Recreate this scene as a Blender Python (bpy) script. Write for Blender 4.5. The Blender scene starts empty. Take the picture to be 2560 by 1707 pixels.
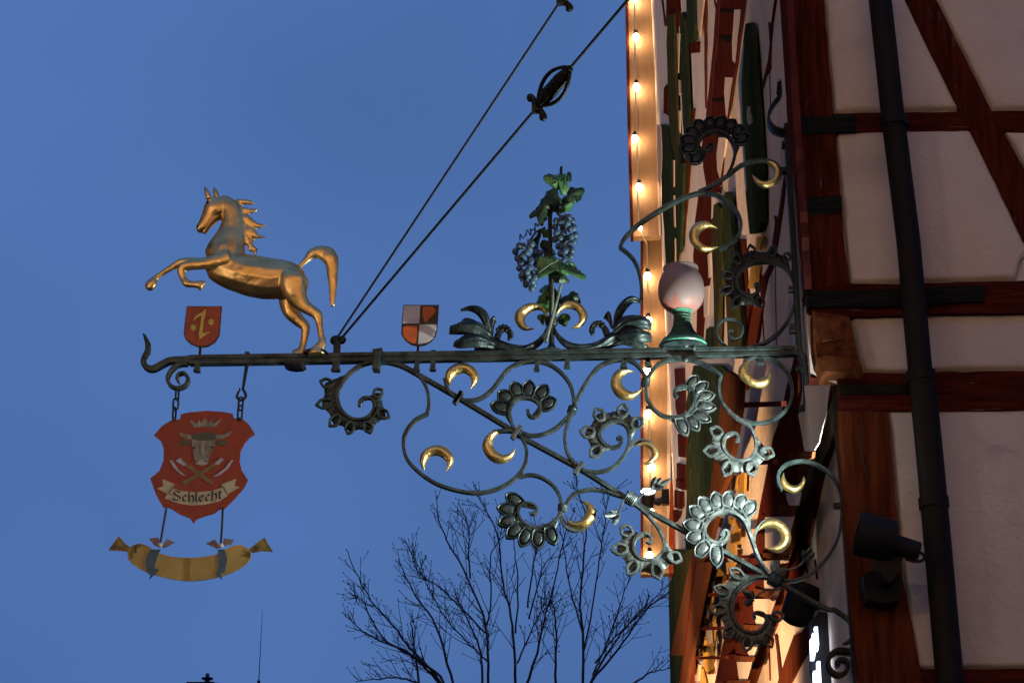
import bpy, math, random
from math import radians, sin, cos, tan, pi, sqrt
from mathutils import Vector, noise
random.seed(7)
scene = bpy.context.scene
col = scene.collection

# ------------------------------------------------------------------ camera
PITCH = radians(20.0); YAW = radians(2.3)
FPX = 5250.0                       # focal length in pixels of the 2560 wide photograph
CAM = Vector((0, 0, 1.6))
cam_d = bpy.data.cameras.new('camera')
cam = bpy.data.objects.new('camera', cam_d); col.objects.link(cam)
cam.location = CAM; cam.rotation_euler = (pi / 2 + PITCH, 0, YAW)
cam_d.sensor_width = 36; cam_d.lens = FPX * 36 / 2560
cam_d.clip_start = .1; cam_d.clip_end = 2000
scene.camera = cam

# ------------------------------------------------------------------ sky (blue hour, thin even cloud)
world = bpy.data.worlds.new('World'); scene.world = world; world.use_nodes = True
wn = world.node_tree; wn.nodes.clear()
def wnode(t): return wn.nodes.new(t)
wo = wnode('ShaderNodeOutputWorld'); bg = wnode('ShaderNodeBackground')
sky = wnode('ShaderNodeTexSky'); sky.sky_type = 'NISHITA'; sky.sun_disc = False
sky.sun_elevation = radians(-3.0); sky.sun_rotation = radians(200); sky.altitude = 300
sky.air_density = 1.0; sky.dust_density = 1.0; sky.ozone_density = 2.0
tc = wnode('ShaderNodeTexCoord')
cl = wnode('ShaderNodeTexNoise'); cl.inputs['Scale'].default_value = 4.2; cl.inputs['Detail'].default_value = 3; cl.inputs['Roughness'].default_value = .45
cr = wnode('ShaderNodeMapRange'); cr.inputs[1].default_value = .3; cr.inputs[2].default_value = .7; cr.inputs[3].default_value = .89; cr.inputs[4].default_value = 1.12
mix = wnode('ShaderNodeMix'); mix.data_type = 'RGBA'
mul = wnode('ShaderNodeVectorMath'); mul.operation = 'SCALE'
SKY_CLOUD = (.081, .183, .466, 1)
sc_ = wnode('ShaderNodeVectorMath'); sc_.operation = 'SCALE'; sc_.inputs['Scale'].default_value = 1.0
wn.links.new(tc.outputs['Generated'], cl.inputs['Vector'])
wn.links.new(cl.outputs['Fac'], cr.inputs[0])
wn.links.new(sky.outputs['Color'], sc_.inputs[0])
mix.inputs[0].default_value = .85
wn.links.new(sc_.outputs[0], mix.inputs[6]); mix.inputs[7].default_value = SKY_CLOUD
wn.links.new(mix.outputs[2], mul.inputs[0]); wn.links.new(cr.outputs[0], mul.inputs['Scale'])
wn.links.new(mul.outputs[0], bg.inputs['Color']); bg.inputs['Strength'].default_value = 1.0
wn.links.new(bg.outputs[0], wo.inputs[0])
vs = scene.view_settings
vs.view_transform = 'Standard'; vs.look = 'None'; vs.gamma = 1; vs.exposure = 0; vs.use_curve_mapping = False
scene.cycles.use_denoising = True
scene.cycles.max_bounces = 6; scene.cycles.sample_clamp_indirect = 4
STREET_W = 150; SPOT_W = 185; UPLIGHT_W = 1.2; FAR_W = 30; WARM_W = 1700; BACK_W = 2500; FRONT_W = 650; NEAR_W = 120; BULB = 78

# ------------------------------------------------------------------ photograph measurements -> places in the world
FW = Vector((-sin(YAW) * cos(PITCH), cos(YAW) * cos(PITCH), sin(PITCH))); RT = Vector((cos(YAW), sin(YAW), 0)); UP = RT.cross(FW)
def ray(p): return FW + RT * ((p[0] - 1280) / FPX) + UP * (-(p[1] - 853.5) / FPX)
def onY(p, Y): d = ray(p); return CAM + d * (Y / d.y)
YS = 8.0                                     # the plane the bracket hangs in
GY = 7.90                                    # gable plaster
_a, _b, _c, _d = onY((2010, 800), GY), onY((1952, 0), GY), onY((2093, 948), GY), onY((2140, 1707), GY)
JZ = _c.z                                    # height of the jetty; the corner leans a little above and below it
KU = (_b.x - _a.x) / (_b.z - _a.z); XU = _a.x + KU * (JZ - _a.z); KL = (_c.x - _d.x) / (_c.z - _d.z); XL = _c.x
FX = XU + .012
def on_facade(p, x0, k=KU, z0=JZ):
    d = ray(p); n = Vector((1, 0, -k))
    t = (x0 - k * z0 - CAM.dot(n)) / d.dot(n)
    return CAM + d * t
MPP = .00162                                 # metres per photo pixel there
REG = dict(A=(340, 440, .3189), B=(240, 900, .38256), C=(760, 740, .2551), D=(1100, 720, .2551), E=(980, 1040, .28067),
           F=(1100, 400, .33162), G=(1520, 0, .31881), H=(1520, 440, .31881), I=(1520, 860, .28058), J=(1480, 1140, .3617),
           K=(1940, 0, .38272), L=(1940, 600, .38272), M=(1940, 1150, .3553), N=(840, 1180, .36565), Q=(1400, 980, .15306),
           R=(1480, 1180, .17857), S=(1660, 1200, .15306), T=(1740, 1380, .20408), U=(1680, 280, .15304), V=(1800, 600, .19139),
           W=(1280, 0, .19133), X=(1580, 0, .19134), Y=(1620, 280, .26786), Z=(1600, 1380, .20857), O=(1600, 880, .22954),
           VA=(1260, 410, .1849), VB=(1260, 600, .19139), P=(0, 0, 1))
def px(r, pts):
    ox, oy, s = REG[r]
    return [(ox + p[0] * s, oy + p[1] * s) for p in pts]

# ------------------------------------------------------------------ materials
def mat(name, base, rough=.6, metal=0, var=.0, vscale=8, bump=0, bscale=40, base2=None, stretch=None, detail=5, spec=None, chips=None, coarse=0, stain=None):
    m = bpy.data.materials.new(name); m.use_nodes = True
    nt = m.node_tree; b = nt.nodes['Principled BSDF']
    b.inputs['Roughness'].default_value = rough; b.inputs['Metallic'].default_value = metal
    if spec is not None: b.inputs['Specular IOR Level'].default_value = spec
    b.inputs['Base Color'].default_value = (*base, 1)
    t = nt.nodes.new('ShaderNodeTexCoord'); mp = nt.nodes.new('ShaderNodeMapping')
    if stretch: mp.inputs['Scale'].default_value = stretch
    nt.links.new(t.outputs['Object'], mp.inputs['Vector'])
    if var or base2:
        n = nt.nodes.new('ShaderNodeTexNoise'); n.inputs['Scale'].default_value = vscale; n.inputs['Detail'].default_value = detail
        n.inputs['Roughness'].default_value = .62
        nt.links.new(mp.outputs[0], n.inputs['Vector'])
        r = nt.nodes.new('ShaderNodeValToRGB'); e = r.color_ramp.elements
        e[0].position = .34; e[1].position = .68
        lo = [c * (1 - var) for c in base]; hi = base2 if base2 else [min(1, c * (1 + var)) for c in base]
        e[0].color = (*lo, 1); e[1].color = (*hi, 1)
        nt.links.new(n.outputs['Fac'], r.inputs[0]); nt.links.new(r.outputs[0], b.inputs['Base Color'])
        rr = nt.nodes.new('ShaderNodeMapRange'); rr.inputs[3].default_value = max(.05, rough - .1); rr.inputs[4].default_value = min(1, rough + .12)
        nt.links.new(n.outputs['Fac'], rr.inputs[0]); nt.links.new(rr.outputs[0], b.inputs['Roughness'])
    def over(colr, scale, lo, hi, amt, st=None):
        n3 = nt.nodes.new('ShaderNodeTexNoise'); n3.inputs['Scale'].default_value = scale; n3.inputs['Detail'].default_value = 7; n3.inputs['Roughness'].default_value = .7
        nt.links.new(t.outputs['Object'] if st is None else mp.outputs[0], n3.inputs['Vector'])
        r3 = nt.nodes.new('ShaderNodeMapRange'); r3.inputs[1].default_value = lo; r3.inputs[2].default_value = hi; r3.inputs[4].default_value = amt; nt.links.new(n3.outputs['Fac'], r3.inputs[0])
        mx3 = nt.nodes.new('ShaderNodeMix'); mx3.data_type = 'RGBA'; nt.links.new(r3.outputs[0], mx3.inputs[0])
        l = b.inputs['Base Color'].links
        if l: nt.links.new(l[0].from_socket, mx3.inputs[6])
        else: mx3.inputs[6].default_value = (*base, 1)
        mx3.inputs[7].default_value = (*colr, 1); nt.links.new(mx3.outputs[2], b.inputs['Base Color'])
    if stain: over(stain, 1.6, .52, .72, .55)
    if chips: over(chips, 6.5, .645, .665, .8, 1)
    if bump:
        n2 = nt.nodes.new('ShaderNodeTexNoise'); n2.inputs['Scale'].default_value = bscale; n2.inputs['Detail'].default_value = 4
        nt.links.new(mp.outputs[0], n2.inputs['Vector'])
        bp = nt.nodes.new('ShaderNodeBump'); bp.inputs['Strength'].default_value = bump; bp.inputs['Distance'].default_value = .01
        nt.links.new(n2.outputs['Fac'], bp.inputs['Height']); nt.links.new(bp.outputs[0], b.inputs['Normal'])
        if coarse:
            n4 = nt.nodes.new('ShaderNodeTexNoise'); n4.inputs['Scale'].default_value = bscale * .2; n4.inputs['Detail'].default_value = 3
            nt.links.new(mp.outputs[0], n4.inputs['Vector']); b4 = nt.nodes.new('ShaderNodeBump'); b4.inputs['Strength'].default_value = coarse; b4.inputs['Distance'].default_value = .05
            nt.links.new(n4.outputs['Fac'], b4.inputs['Height']); nt.links.new(b4.outputs[0], bp.inputs['Normal'])
    return m
def emit(name, c, s):
    m = bpy.data.materials.new(name); m.use_nodes = True; b = m.node_tree.nodes['Principled BSDF']
    b.inputs['Base Color'].default_value = (*c, 1); b.inputs['Emission Color'].default_value = (*c, 1); b.inputs['Emission Strength'].default_value = s
    return m
IRON = mat('painted iron', (.015, .027, .029), .42, .35, .35, 18, .25, 90, base2=(.066, .094, .096), detail=8)
IRON_DK = mat('black iron', (.012, .013, .014), .5, .3, .3, 20, .2, 60)
SILVER = mat('iron brushed with silver paint', (.04, .054, .056), .42, .4, .4, 30, .2, 80, base2=(.155, .18, .182), detail=8)
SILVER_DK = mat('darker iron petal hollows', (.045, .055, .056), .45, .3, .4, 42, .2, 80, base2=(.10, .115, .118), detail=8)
GOLD = mat('gilded metal', (.80, .55, .19), .40, 1, .12, 26, .6, 34, base2=(.90, .68, .30))
HORSE = mat('gilded copper', (.81, .55, .22), .34, 1, .14, 11, .6, 15, base2=(.94, .70, .33), coarse=.4)
RED = mat('red sign paint', (.27, .03, .012), .5, 0, .15, 14, .08, 60)
RED2 = mat('shield red enamel', (.34, .05, .022), .45, 0, .12, 20)
CREAM = mat('cream paint', (.50, .44, .30), .6, 0, .2, 18)
OCHRE = mat('ochre paint', (.42, .29, .075), .55, 0, .22, 9, .05, 60, base2=(.50, .36, .11))
OCHRE_DK = mat('scorched ochre paint', (.09, .06, .022), .6, 0, .5, 30, base2=(.34, .24, .06))
BLUE = mat('blue ribbon paint', (.045, .11, .17), .55, 0, .3, 30)
PINKG = mat('faded ribbon paint', (.22, .17, .17), .6, 0, .4, 40, base2=(.36, .27, .27))
BULL = mat('grey brown hide paint', (.17, .15, .11), .6, 0, .3, 16, base2=(.34, .31, .25))
BULL_DK = mat('dark hide paint', (.085, .08, .05), .6, 0, .3, 22)
WOODP = mat('axe handle paint', (.2, .13, .055), .6, 0, .25, 26)
STEELP = mat('axe blade paint', (.40, .39, .47), .5, 0, .25, 30)
INK = mat('black lettering paint', (.018, .022, .028), .6, 0, .3, 40)
BLACKP = mat('black enamel', (.012, .012, .014), .35, 0)
WHITEP = mat('white enamel', (.60, .60, .63), .5, 0, .06, 12)
ORANGE_REFL = mat('orange reflection paint', (.62, .11, .025), .42, 0, .12, 16)  # warm reflection in the glossy black quarters, put on as colour
YELLOW = mat('yellow enamel', (.55, .42, .08), .5, 0, .15, 30)
LEAF = mat('green painted sheet', (.045, .17, .07), .42, .1, .35, 22, .3, 60, base2=(.12, .29, .10))
LEAF_DK = mat('dark green painted sheet', (.018, .05, .026), .45, .15, .4, 20, .3, 60, base2=(.045, .09, .04))
GRAPE = mat('blue grape paint', (.014, .034, .075), .38, 0, .35, 50, .1, 90, base2=(.12, .21, .31))
STEMG = mat('grey green stem paint', (.20, .24, .19), .5, .1, .3, 30)
STEMD = mat('dark stem paint', (.03, .035, .03), .5, .3, .3, 30)
GOBG = mat('green glass paint', (.08, .28, .19), .35, 0, .25, 30)
PLASTER = mat('rough lime plaster', (.60, .535, .525), .9, 0, .05, 2.2, .45, 46, base2=(.66, .59, .58), coarse=.2, stain=(.50, .44, .43), spec=.2)
PLASTER_S = mat('street front plaster', (.64, .52, .44), .9, 0, .08, 1.5, .4, 38, base2=(.70, .58, .50), spec=0, coarse=.3, stain=(.44, .36, .32))
TIMBER = mat('oxblood painted timber', (.058, .013, .0105), .55, 0, .35, 5, .5, 24, base2=(.12, .024, .014), stretch=(9, 9, .8), spec=0, chips=(.16, .12, .115))
TIMBER_V = mat('violet red timber edge', (.09, .024, .024), .7, 0, .2, 5, .3, 24, stretch=(9, 9, .8), spec=0)
TIMBER_WARM = mat('warm lit timber', (.085, .02, .010), .6, 0, .35, 4, .5, 20, base2=(.14, .038, .018), stretch=(9, 9, .8), spec=0, chips=(.10, .03, .018))  # red timber browned so that the colour carries the warm light
TIMBER_H = mat('oxblood painted beam', (.054, .012, .010), .55, 0, .4, 5, .5, 24, base2=(.11, .02, .013), stretch=(.8, 9, 9), spec=0, chips=(.17, .13, .125))
LITWOOD = mat('orange lit red timber', (.40, .08, .028), .7, 0, .2, 6, .3, 30, spec=0)  # red timber with the orange lamplight put into its colour
BROWN = mat('brown metal trough', (.085, .030, .015), .7, 0, .15, 6, spec=0)
CORBEL = mat('brown joist wood', (.10, .030, .013), .7, 0, .3, 5, .12, 20, spec=0, base2=(.16, .055, .024), stretch=(6, 1, 6))
DARKMAT = mat('dark matte colour', (.018, .012, .010), .9, 0, .2, 6, spec=0)  # near black; also paints the shade in the shutter gaps
STRAP = mat('blackened strap', (.013, .013, .012), .75, 0, .5, 8, .7, 30, stretch=(.6, 6, 8), spec=.1)
PIPE = mat('dark brown downpipe', (.012, .009, .009), .6, 0, .2, 6, spec=.15)
SHUT = mat('dark green shutter paint', (.024, .036, .021), .65, 0, .25, 6, .2, 40, base2=(.034, .048, .028), spec=0)
SHUT_O = mat('olive shutter paint', (.042, .042, .020), .7, 0, .25, 6, spec=0)
YWOOD = mat('yellow window casing', (.42, .22, .05), .7, 0, .2, 8, spec=0, base2=(.52, .30, .08))
PALEW = mat('pale window casing', (.50, .38, .30), .7, 0, .1, 8, spec=0)
GLASS = mat('dark window glass', (.02, .024, .03), .1, 0)
CLAD = mat('brown cladding', (.28, .165, .08), .6, 0, .14, 3, .2, 20, stretch=(8, 8, 1))
CLAD_L = mat('pale corner trim', (.60, .46, .34), .6, 0, .1, 5)
LAMP_BLK = mat('black lamp housing', (.010, .010, .012), .6, 0, spec=.2)
BARK = mat('dark bark', (.075, .046, .042), .9, 0, .3, 3, base2=(.13, .078, .07), spec=.1)
ROOF = mat('dark roof tile', (.03, .022, .02), .8)
ASPH = mat('cobbled street', (.06, .055, .05), .8, 0, .3, 3, .5, 9)
STONE = mat('ochre plastered wall', (.50, .40, .28), .9, 0, .15, .5)
BULBM = emit('warm bulb', (1, .70, .40), BULB)
LENS = emit('lamp lens', (1, .97, .98), 30)
LETTER = emit('lit letter', (.72, .83, 1), 3.2)
LANTERN = emit('street lantern', (1, .62, .3), 8)  # glow of the assumed lantern, which stands out of view

# ------------------------------------------------------------------ object helpers
ROOTLOC = {}
def tag(o, label=None, cat=None, group=None, kind=None):
    if label: o['label'] = label
    if cat: o['category'] = cat
    if group: o['group'] = group
    if kind: o['kind'] = kind
    return o
def thing(name, label, cat, loc, group=None):
    o = bpy.data.objects.new(name, None); col.objects.link(o); o.location = loc; o.empty_display_size = .1
    ROOTLOC[o.name] = Vector(loc)
    return tag(o, label, cat, group)
def root_of(o):
    while o.parent: o = o.parent
    return o
def mesh(name, V, F, m, parent=None, smooth=True, ang=38, loc=None, mats=None, fm=None):
    base = Vector((0, 0, 0))
    if parent is not None: base = ROOTLOC[root_of(parent).name]
    elif loc is not None: base = Vector(loc)
    me = bpy.data.meshes.new(name)
    me.from_pydata([tuple(Vector(v) - base) for v in V], [], F)
    for mm in (mats or [m]): me.materials.append(mm)
    if fm: me.polygons.foreach_set('material_index', fm)
    me.update()
    if smooth:
        me.polygons.foreach_set('use_smooth', [True] * len(me.polygons))
        me.set_sharp_from_angle(angle=radians(ang))
    o = bpy.data.objects.new(name, me); col.objects.link(o)
    if parent is not None: o.parent = parent
    else:
        o.location = base; ROOTLOC[o.name] = base
    return o
class MB:
    def __init__(s): s.V = []; s.F = []
    def add(s, V, F):
        n = len(s.V); s.V += [Vector(v) for v in V]; s.F += [tuple(i + n for i in f) for f in F]; return s
    def box(s, c, h, rot=None):
        c = Vector(c); v = []
        for dx in (-1, 1):
            for dy in (-1, 1):
                for dz in (-1, 1):
                    q = Vector((dx * h[0], dy * h[1], dz * h[2]))
                    if rot: q = rot @ q
                    v.append(c + q)
        return s.add(v, [(0, 1, 3, 2), (4, 6, 7, 5), (0, 4, 5, 1), (2, 3, 7, 6), (0, 2, 6, 4), (1, 5, 7, 3)])
    def tube(s, pts, r, n=8, cap=True):
        pts = [Vector(p) for p in pts]; rr = r if isinstance(r, (list, tuple)) else [r] * len(pts)
        V = []; F = []; ref = None
        for i, p in enumerate(pts):
            t = (pts[min(i + 1, len(pts) - 1)] - pts[max(i - 1, 0)])
            t = t.normalized() if t.length > 1e-9 else Vector((0, 0, 1))
            if ref is None: ref = Vector((0, 1, 0)) if abs(t.y) < .9 else Vector((1, 0, 0))
            a = t.cross(ref); a = a.normalized() if a.length > 1e-6 else t.orthogonal().normalized()
            b = a.cross(t).normalized(); ref = b
            for k in range(n):
                V.append(p + a * (rr[i] * cos(2 * pi * k / n)) + b * (rr[i] * sin(2 * pi * k / n)))
        for i in range(len(pts) - 1):
            for k in range(n):
                F.append((i * n + k, i * n + (k + 1) % n, (i + 1) * n + (k + 1) % n, (i + 1) * n + k))
        if cap: F += [tuple(range(n))[::-1], tuple(range((len(pts) - 1) * n, len(pts) * n))]
        return s.add(V, F)
    def lathe(s, c, prof, n=28, sx=1.0):
        c = Vector(c); V = []; F = []
        for r, z in prof:
            for k in range(n): V.append(c + Vector((r * cos(2 * pi * k / n) * sx, r * sin(2 * pi * k / n), z)))
        for i in range(len(prof) - 1):
            for k in range(n): F.append((i * n + k, i * n + (k + 1) % n, (i + 1) * n + (k + 1) % n, (i + 1) * n + k))
        F += [tuple(range(n))[::-1], tuple(range((len(prof) - 1) * n, len(prof) * n))]
        return s.add(V, F)
    def sphere(s, c, r, nu=10, nv=7, sc=(1, 1, 1)):
        c = Vector(c); V = [c + Vector((0, 0, r * sc[2]))]; F = []
        for j in range(1, nv):
            for i in range(nu):
                a = pi * j / nv; b = 2 * pi * i / nu
                V.append(c + Vector((r * sc[0] * sin(a) * cos(b), r * sc[1] * sin(a) * sin(b), r * sc[2] * cos(a))))
        V.append(c - Vector((0, 0, r * sc[2])))
        for i in range(nu): F.append((0, 1 + i, 1 + (i + 1) % nu))
        for j in range(nv - 2):
            for i in range(nu): F.append((1 + j * nu + i, 1 + (j + 1) * nu + i, 1 + (j + 1) * nu + (i + 1) % nu, 1 + j * nu + (i + 1) % nu))
        e = len(V) - 1
        for i in range(nu): F.append((e, 1 + (nv - 2) * nu + (i + 1) % nu, 1 + (nv - 2) * nu + i))
        return s.add(V, F)
    def build(s, name, m, parent=None, **k): return mesh(name, s.V, s.F, m, parent, **k)

def spline(pts, n=6, closed=False):
    out = []; N = len(pts); D = len(pts[0])
    for i in range(N if closed else N - 1):
        if closed: p = [pts[(i - 1) % N], pts[i], pts[(i + 1) % N], pts[(i + 2) % N]]
        else: p = [pts[max(i - 1, 0)], pts[i], pts[i + 1], pts[min(i + 2, N - 1)]]
        for k in range(n):
            t = k / n
            out.append(tuple(.5 * (2 * p[1][d] + (p[2][d] - p[0][d]) * t + (2 * p[0][d] - 5 * p[1][d] + 4 * p[2][d] - p[3][d]) * t * t
                                   + (3 * p[1][d] - p[0][d] - 3 * p[2][d] + p[3][d]) * t ** 3) for d in range(D)))
    if not closed: out.append(tuple(pts[-1]))
    return out
def resample(pts, n):
    L = [0]
    for a, b in zip(pts, pts[1:]): L.append(L[-1] + math.dist(a, b))
    out = []; j = 0
    for i in range(n):
        s = L[-1] * i / (n - 1)
        while j < len(pts) - 2 and L[j + 1] < s: j += 1
        t = (s - L[j]) / max(1e-9, L[j + 1] - L[j])
        out.append(tuple(pts[j][d] + (pts[j + 1][d] - pts[j][d]) * t for d in range(len(pts[0]))))
    return out
def normals2(pts, closed=False):
    N = len(pts); out = []
    for i in range(N):
        a = pts[(i - 1) % N] if closed else pts[max(i - 1, 0)]; b = pts[(i + 1) % N] if closed else pts[min(i + 1, N - 1)]
        dx, dy = b[0] - a[0], b[1] - a[1]; l = math.hypot(dx, dy) or 1
        out.append((-dy / l, dx / l))
    return out
def lerp_list(v, n):
    if not isinstance(v, (list, tuple)): return [v] * n
    return [q[0] for q in resample_vals(v, n)]
def resample_vals(v, n):
    out = []
    for i in range(n):
        f = i * (len(v) - 1) / (n - 1); j = min(int(f), len(v) - 2); out.append((v[j] + (v[j + 1] - v[j]) * (f - j),))
    return out
def flatbar(mb, pts, t, depth, yoff=0, closed=False, Y=YS, ch=.28):
    """forged flat bar along a drawn curve; t = thickness in photo pixels, depth across it in metres"""
    N = len(pts); nr = normals2(pts, closed); tt = lerp_list(t, N); dd = lerp_list(depth, N); yy = lerp_list(yoff, N); V = []; F = []
    for i, p in enumerate(pts):
        h = tt[i] / 2; d = dd[i] / 2; c = min(ch * h * MPP * 2, d) if d else 0; ci = 1 - ch
        for o, y in ((-1, -d + c), (-ci, -d), (ci, -d), (1, -d + c), (1, d - c), (ci, d), (-ci, d), (-1, d - c)):
            q = onY((p[0] + nr[i][0] * h * o, p[1] + nr[i][1] * h * o), Y); V.append(q + Vector((0, yy[i] + y, 0)))
    for i in range(N if closed else N - 1):
        j = (i + 1) % N
        for k in range(8): F.append((i * 8 + k, i * 8 + (k + 1) % 8, j * 8 + (k + 1) % 8, j * 8 + k))
    if not closed: F += [tuple(range(8))[::-1], tuple(range((N - 1) * 8, N * 8))]
    mb.add(V, F); return mb
def loft(mb, st, Y=YS, n=12, unit=1.0, sub=5):
    """round forged form; stations (x, y, radius in the drawing, depth ratio, offset to the back) in photo pixels"""
    st = spline(st, sub); nr = normals2(st); V = []; F = []; N = len(st)
    for i, s in enumerate(st):
        for k in range(n):
            a = 2 * pi * k / n
            q = onY((s[0] + nr[i][0] * s[2] * cos(a), s[1] + nr[i][1] * s[2] * cos(a)), Y + s[4] * MPP)
            V.append(q + Vector((0, s[2] * s[3] * sin(a) * MPP, 0)))
    for i in range(N - 1):
        for k in range(n): F.append((i * n + k, i * n + (k + 1) % n, (i + 1) * n + (k + 1) % n, (i + 1) * n + k))
    F += [tuple(range(n))[::-1], tuple(range((N - 1) * n, N * n))]
    mb.add(V, F); return mb
def plate(mb, pts, thick, yoff=0, Y=YS):
    n = len(pts); f = [onY(p, Y) + Vector((0, yoff, 0)) for p in pts]
    mb.add(f + [v + Vector((0, thick, 0)) for v in f], [tuple(range(n)), tuple(range(2 * n - 1, n - 1, -1))] + [(i, i + n, (i + 1) % n + n, (i + 1) % n) for i in range(n)])
    return mb

# ------------------------------------------------------------------ STREET, GROUND
g = MB(); g.add([(-300, -300, 0), (300, -300, 0), (300, 600, 0), (-300, 600, 0)], [(0, 1, 2, 3)])
tag(g.build('street', ASPH, None, smooth=False), kind='structure')

# ------------------------------------------------------------------ TIMBER FRAMED HOUSE
house = thing('timber_framed_house', 'dim half timbered gable house with pink plaster and oxblood beams along the right side', 'house', (3.5, GY, 0))
def jitter(pts, amp, step=38):
    out = []
    for i, p in enumerate(pts):
        q = pts[(i + 1) % len(pts)]; L = math.dist(p, q); n = max(1, int(L / step)); dx, dy = (q[0] - p[0]) / (L or 1), (q[1] - p[1]) / (L or 1)
        for k in range(n):
            t = k / n; w = 0 if k == 0 else random.uniform(-amp, amp)
            out.append((p[0] + (q[0] - p[0]) * t - dy * w, p[1] + (q[1] - p[1]) * t + dx * w))
    return out
def gable(name, r, pts, m, proud, jit=1.2, back=None, parent=house):
    P = jitter(px(r, pts), jit) if jit else px(r, pts)
    mb = MB(); plate(mb, P, back if back else proud + .04, 0, GY - proud)
    return mb.build(name, m, parent, smooth=False)
# gable plaster in one rough sheet (undulating, hand trowelled)
def wall_grid(name, f, nu, nv, m, parent):
    V = [f(i / nu, j / nv) for j in range(nv + 1) for i in range(nu + 1)]
    F = [(j * (nu + 1) + i, j * (nu + 1) + i + 1, (j + 1) * (nu + 1) + i + 1, (j + 1) * (nu + 1) + i) for j in range(nv) for i in range(nu)]
    return mesh(name, V, F, m, parent)
def gable_pt(u, v):
    z = 1.5 + v * 8; x0 = XU + KU * (z - JZ) if z > JZ else XL + KL * (z - JZ)
    x = x0 + .01 + u * 4.2
    return Vector((x, GY + .006 * noise.noise((x * 1.3, z * 1.3, 3)) + .004 * noise.noise((x * 5, z * 5, 1)), z))
wall_grid('plaster_wall', gable_pt, 90, 150, PLASTER, house)
gable('post', 'K', [(62, -60), (306, -60), (375, 752), (112, 772)], TIMBER, .035)
gable('post', 'K', [(115, 868), (390, 872), (440, 1530), (480, 1852), (188, 1890), (150, 1300)], TIMBER, .035)
gable('beam', 'K', [(372, 744), (800, 738), (1640, 724), (1700, 724), (1700, 862), (1640, 864), (1250, 852), (690, 862), (388, 876)], TIMBER_H, .024)
gable('brace', 'K', [(800, -90), (1000, -90), (1045, 0), (1405, 722), (1640, 1130), (1800, 1420), (1800, 1780), (1620, 1568), (1270, 850), (1195, 715), (960, 240), (845, 0)], TIMBER, .03)
gable('iron_strap', 'K', [(108, 772), (380, 752), (522, 742), (526, 856), (116, 870)], STRAP, .048, .6, .055)
gable('iron_strap', 'K', [(150, 1290), (425, 1275), (435, 1385), (156, 1396)], STRAP, .048, .6, .055)
gable('sill_beam', 'L', [(186, 322), (480, 286), (830, 290), (1000, 281), (1640, 264), (1700, 264), (1700, 478), (1010, 482), (838, 495), (490, 498), (222, 462)], TIMBER_H, .05, 1.2, .12)
gable('black_plank', 'L', [(195, 334), (830, 318), (1365, 290), (1362, 398), (850, 430), (210, 442)], STRAP, .066, .8, .072)
gable('plate_beam', 'L', [(402, 862), (860, 871), (1040, 862), (1640, 856), (1700, 856), (1700, 1108), (1060, 1114), (415, 1116)], TIMBER_H, .03)
gable('iron_strap', 'L', [(412, 946), (866, 938), (866, 1002), (416, 1008)], STRAP, .044, .6, .05)
gable('post', 'L', [(408, 1117), (730, 1121), (770, 1568), (832, 2230), (985, 3000), (560, 3000), (470, 2200)], TIMBER_WARM, .036)
gable('sill_beam', 'M', [(972, 1472), (1745, 1464), (1800, 1464), (1800, 1700), (985, 1700)], TIMBER_H, .028)
# plaster infill panels: pillowed, with hand trowelled edges
def inset(P, d):
    N = len(P); A = sum(P[i][0] * P[(i + 1) % N][1] - P[(i + 1) % N][0] * P[i][1] for i in range(N)); sg = 1 if A > 0 else -1; out = []
    for i in range(N):
        a, b_, c = P[i - 1], P[i], P[(i + 1) % N]
        n1 = (-(b_[1] - a[1]), b_[0] - a[0]); n2 = (-(c[1] - b_[1]), c[0] - b_[0]); l1 = math.hypot(*n1) or 1; l2 = math.hypot(*n2) or 1
        nx, ny = n1[0] / l1 + n2[0] / l2, n1[1] / l1 + n2[1] / l2; L2 = nx * nx + ny * ny or 1
        k = min(2 / L2, 1.6); out.append((b_[0] + sg * nx * k * d, b_[1] + sg * ny * k * d))
    return out
def panel(pts):
    P = jitter(pts, 1.5, 34); V = []; F = []; N = len(P)
    for d, y in ((-3, .002), (1, .012), (4, .019), (8, .0235), (12, .025)):
        for p in inset(P, d): V.append(onY(p, GY) - Vector((0, y, 0)))
    for k in range(4):
        for i in range(N): F.append((k * N + i, k * N + (i + 1) % N, (k + 1) * N + (i + 1) % N, (k + 1) * N + i))
    F.append(tuple(range(4 * N, 5 * N)))
    mesh('plaster_panel', V, F, PLASTER, house, ang=70)
panel(px('K', [(314, -60), (812, -60), (848, 10), (958, 244), (1190, 716), (800, 734), (560, 738), (382, 742)]))
panel(px('K', [(1052, 6), (1010, -80), (1700, -80), (1700, 718), (1640, 720), (1410, 718)]))
panel(px('K', [(396, 884), (690, 868), (1246, 858), (1268, 870), (1440, 1210), (1600, 1560), (1640, 1640)]) + px('L', [(1590, 150), (1560, 262), (1000, 276), (830, 284), (486, 282), (470, 120)]))
panel(px('K', [(1496, 872), (1700, 872), (1700, 1240), (1646, 1128)]))
panel(px('L', [(496, 505), (838, 502), (1010, 489), (1700, 485), (1700, 850), (1040, 856), (858, 864), (580, 866), (536, 780)]))
panel(px('L', [(738, 1127), (1060, 1120), (1700, 1113)]) + px('M', [(1800, 1456), (1745, 1460), (1200, 1464), (980, 1466), (890, 700)]))
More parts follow.
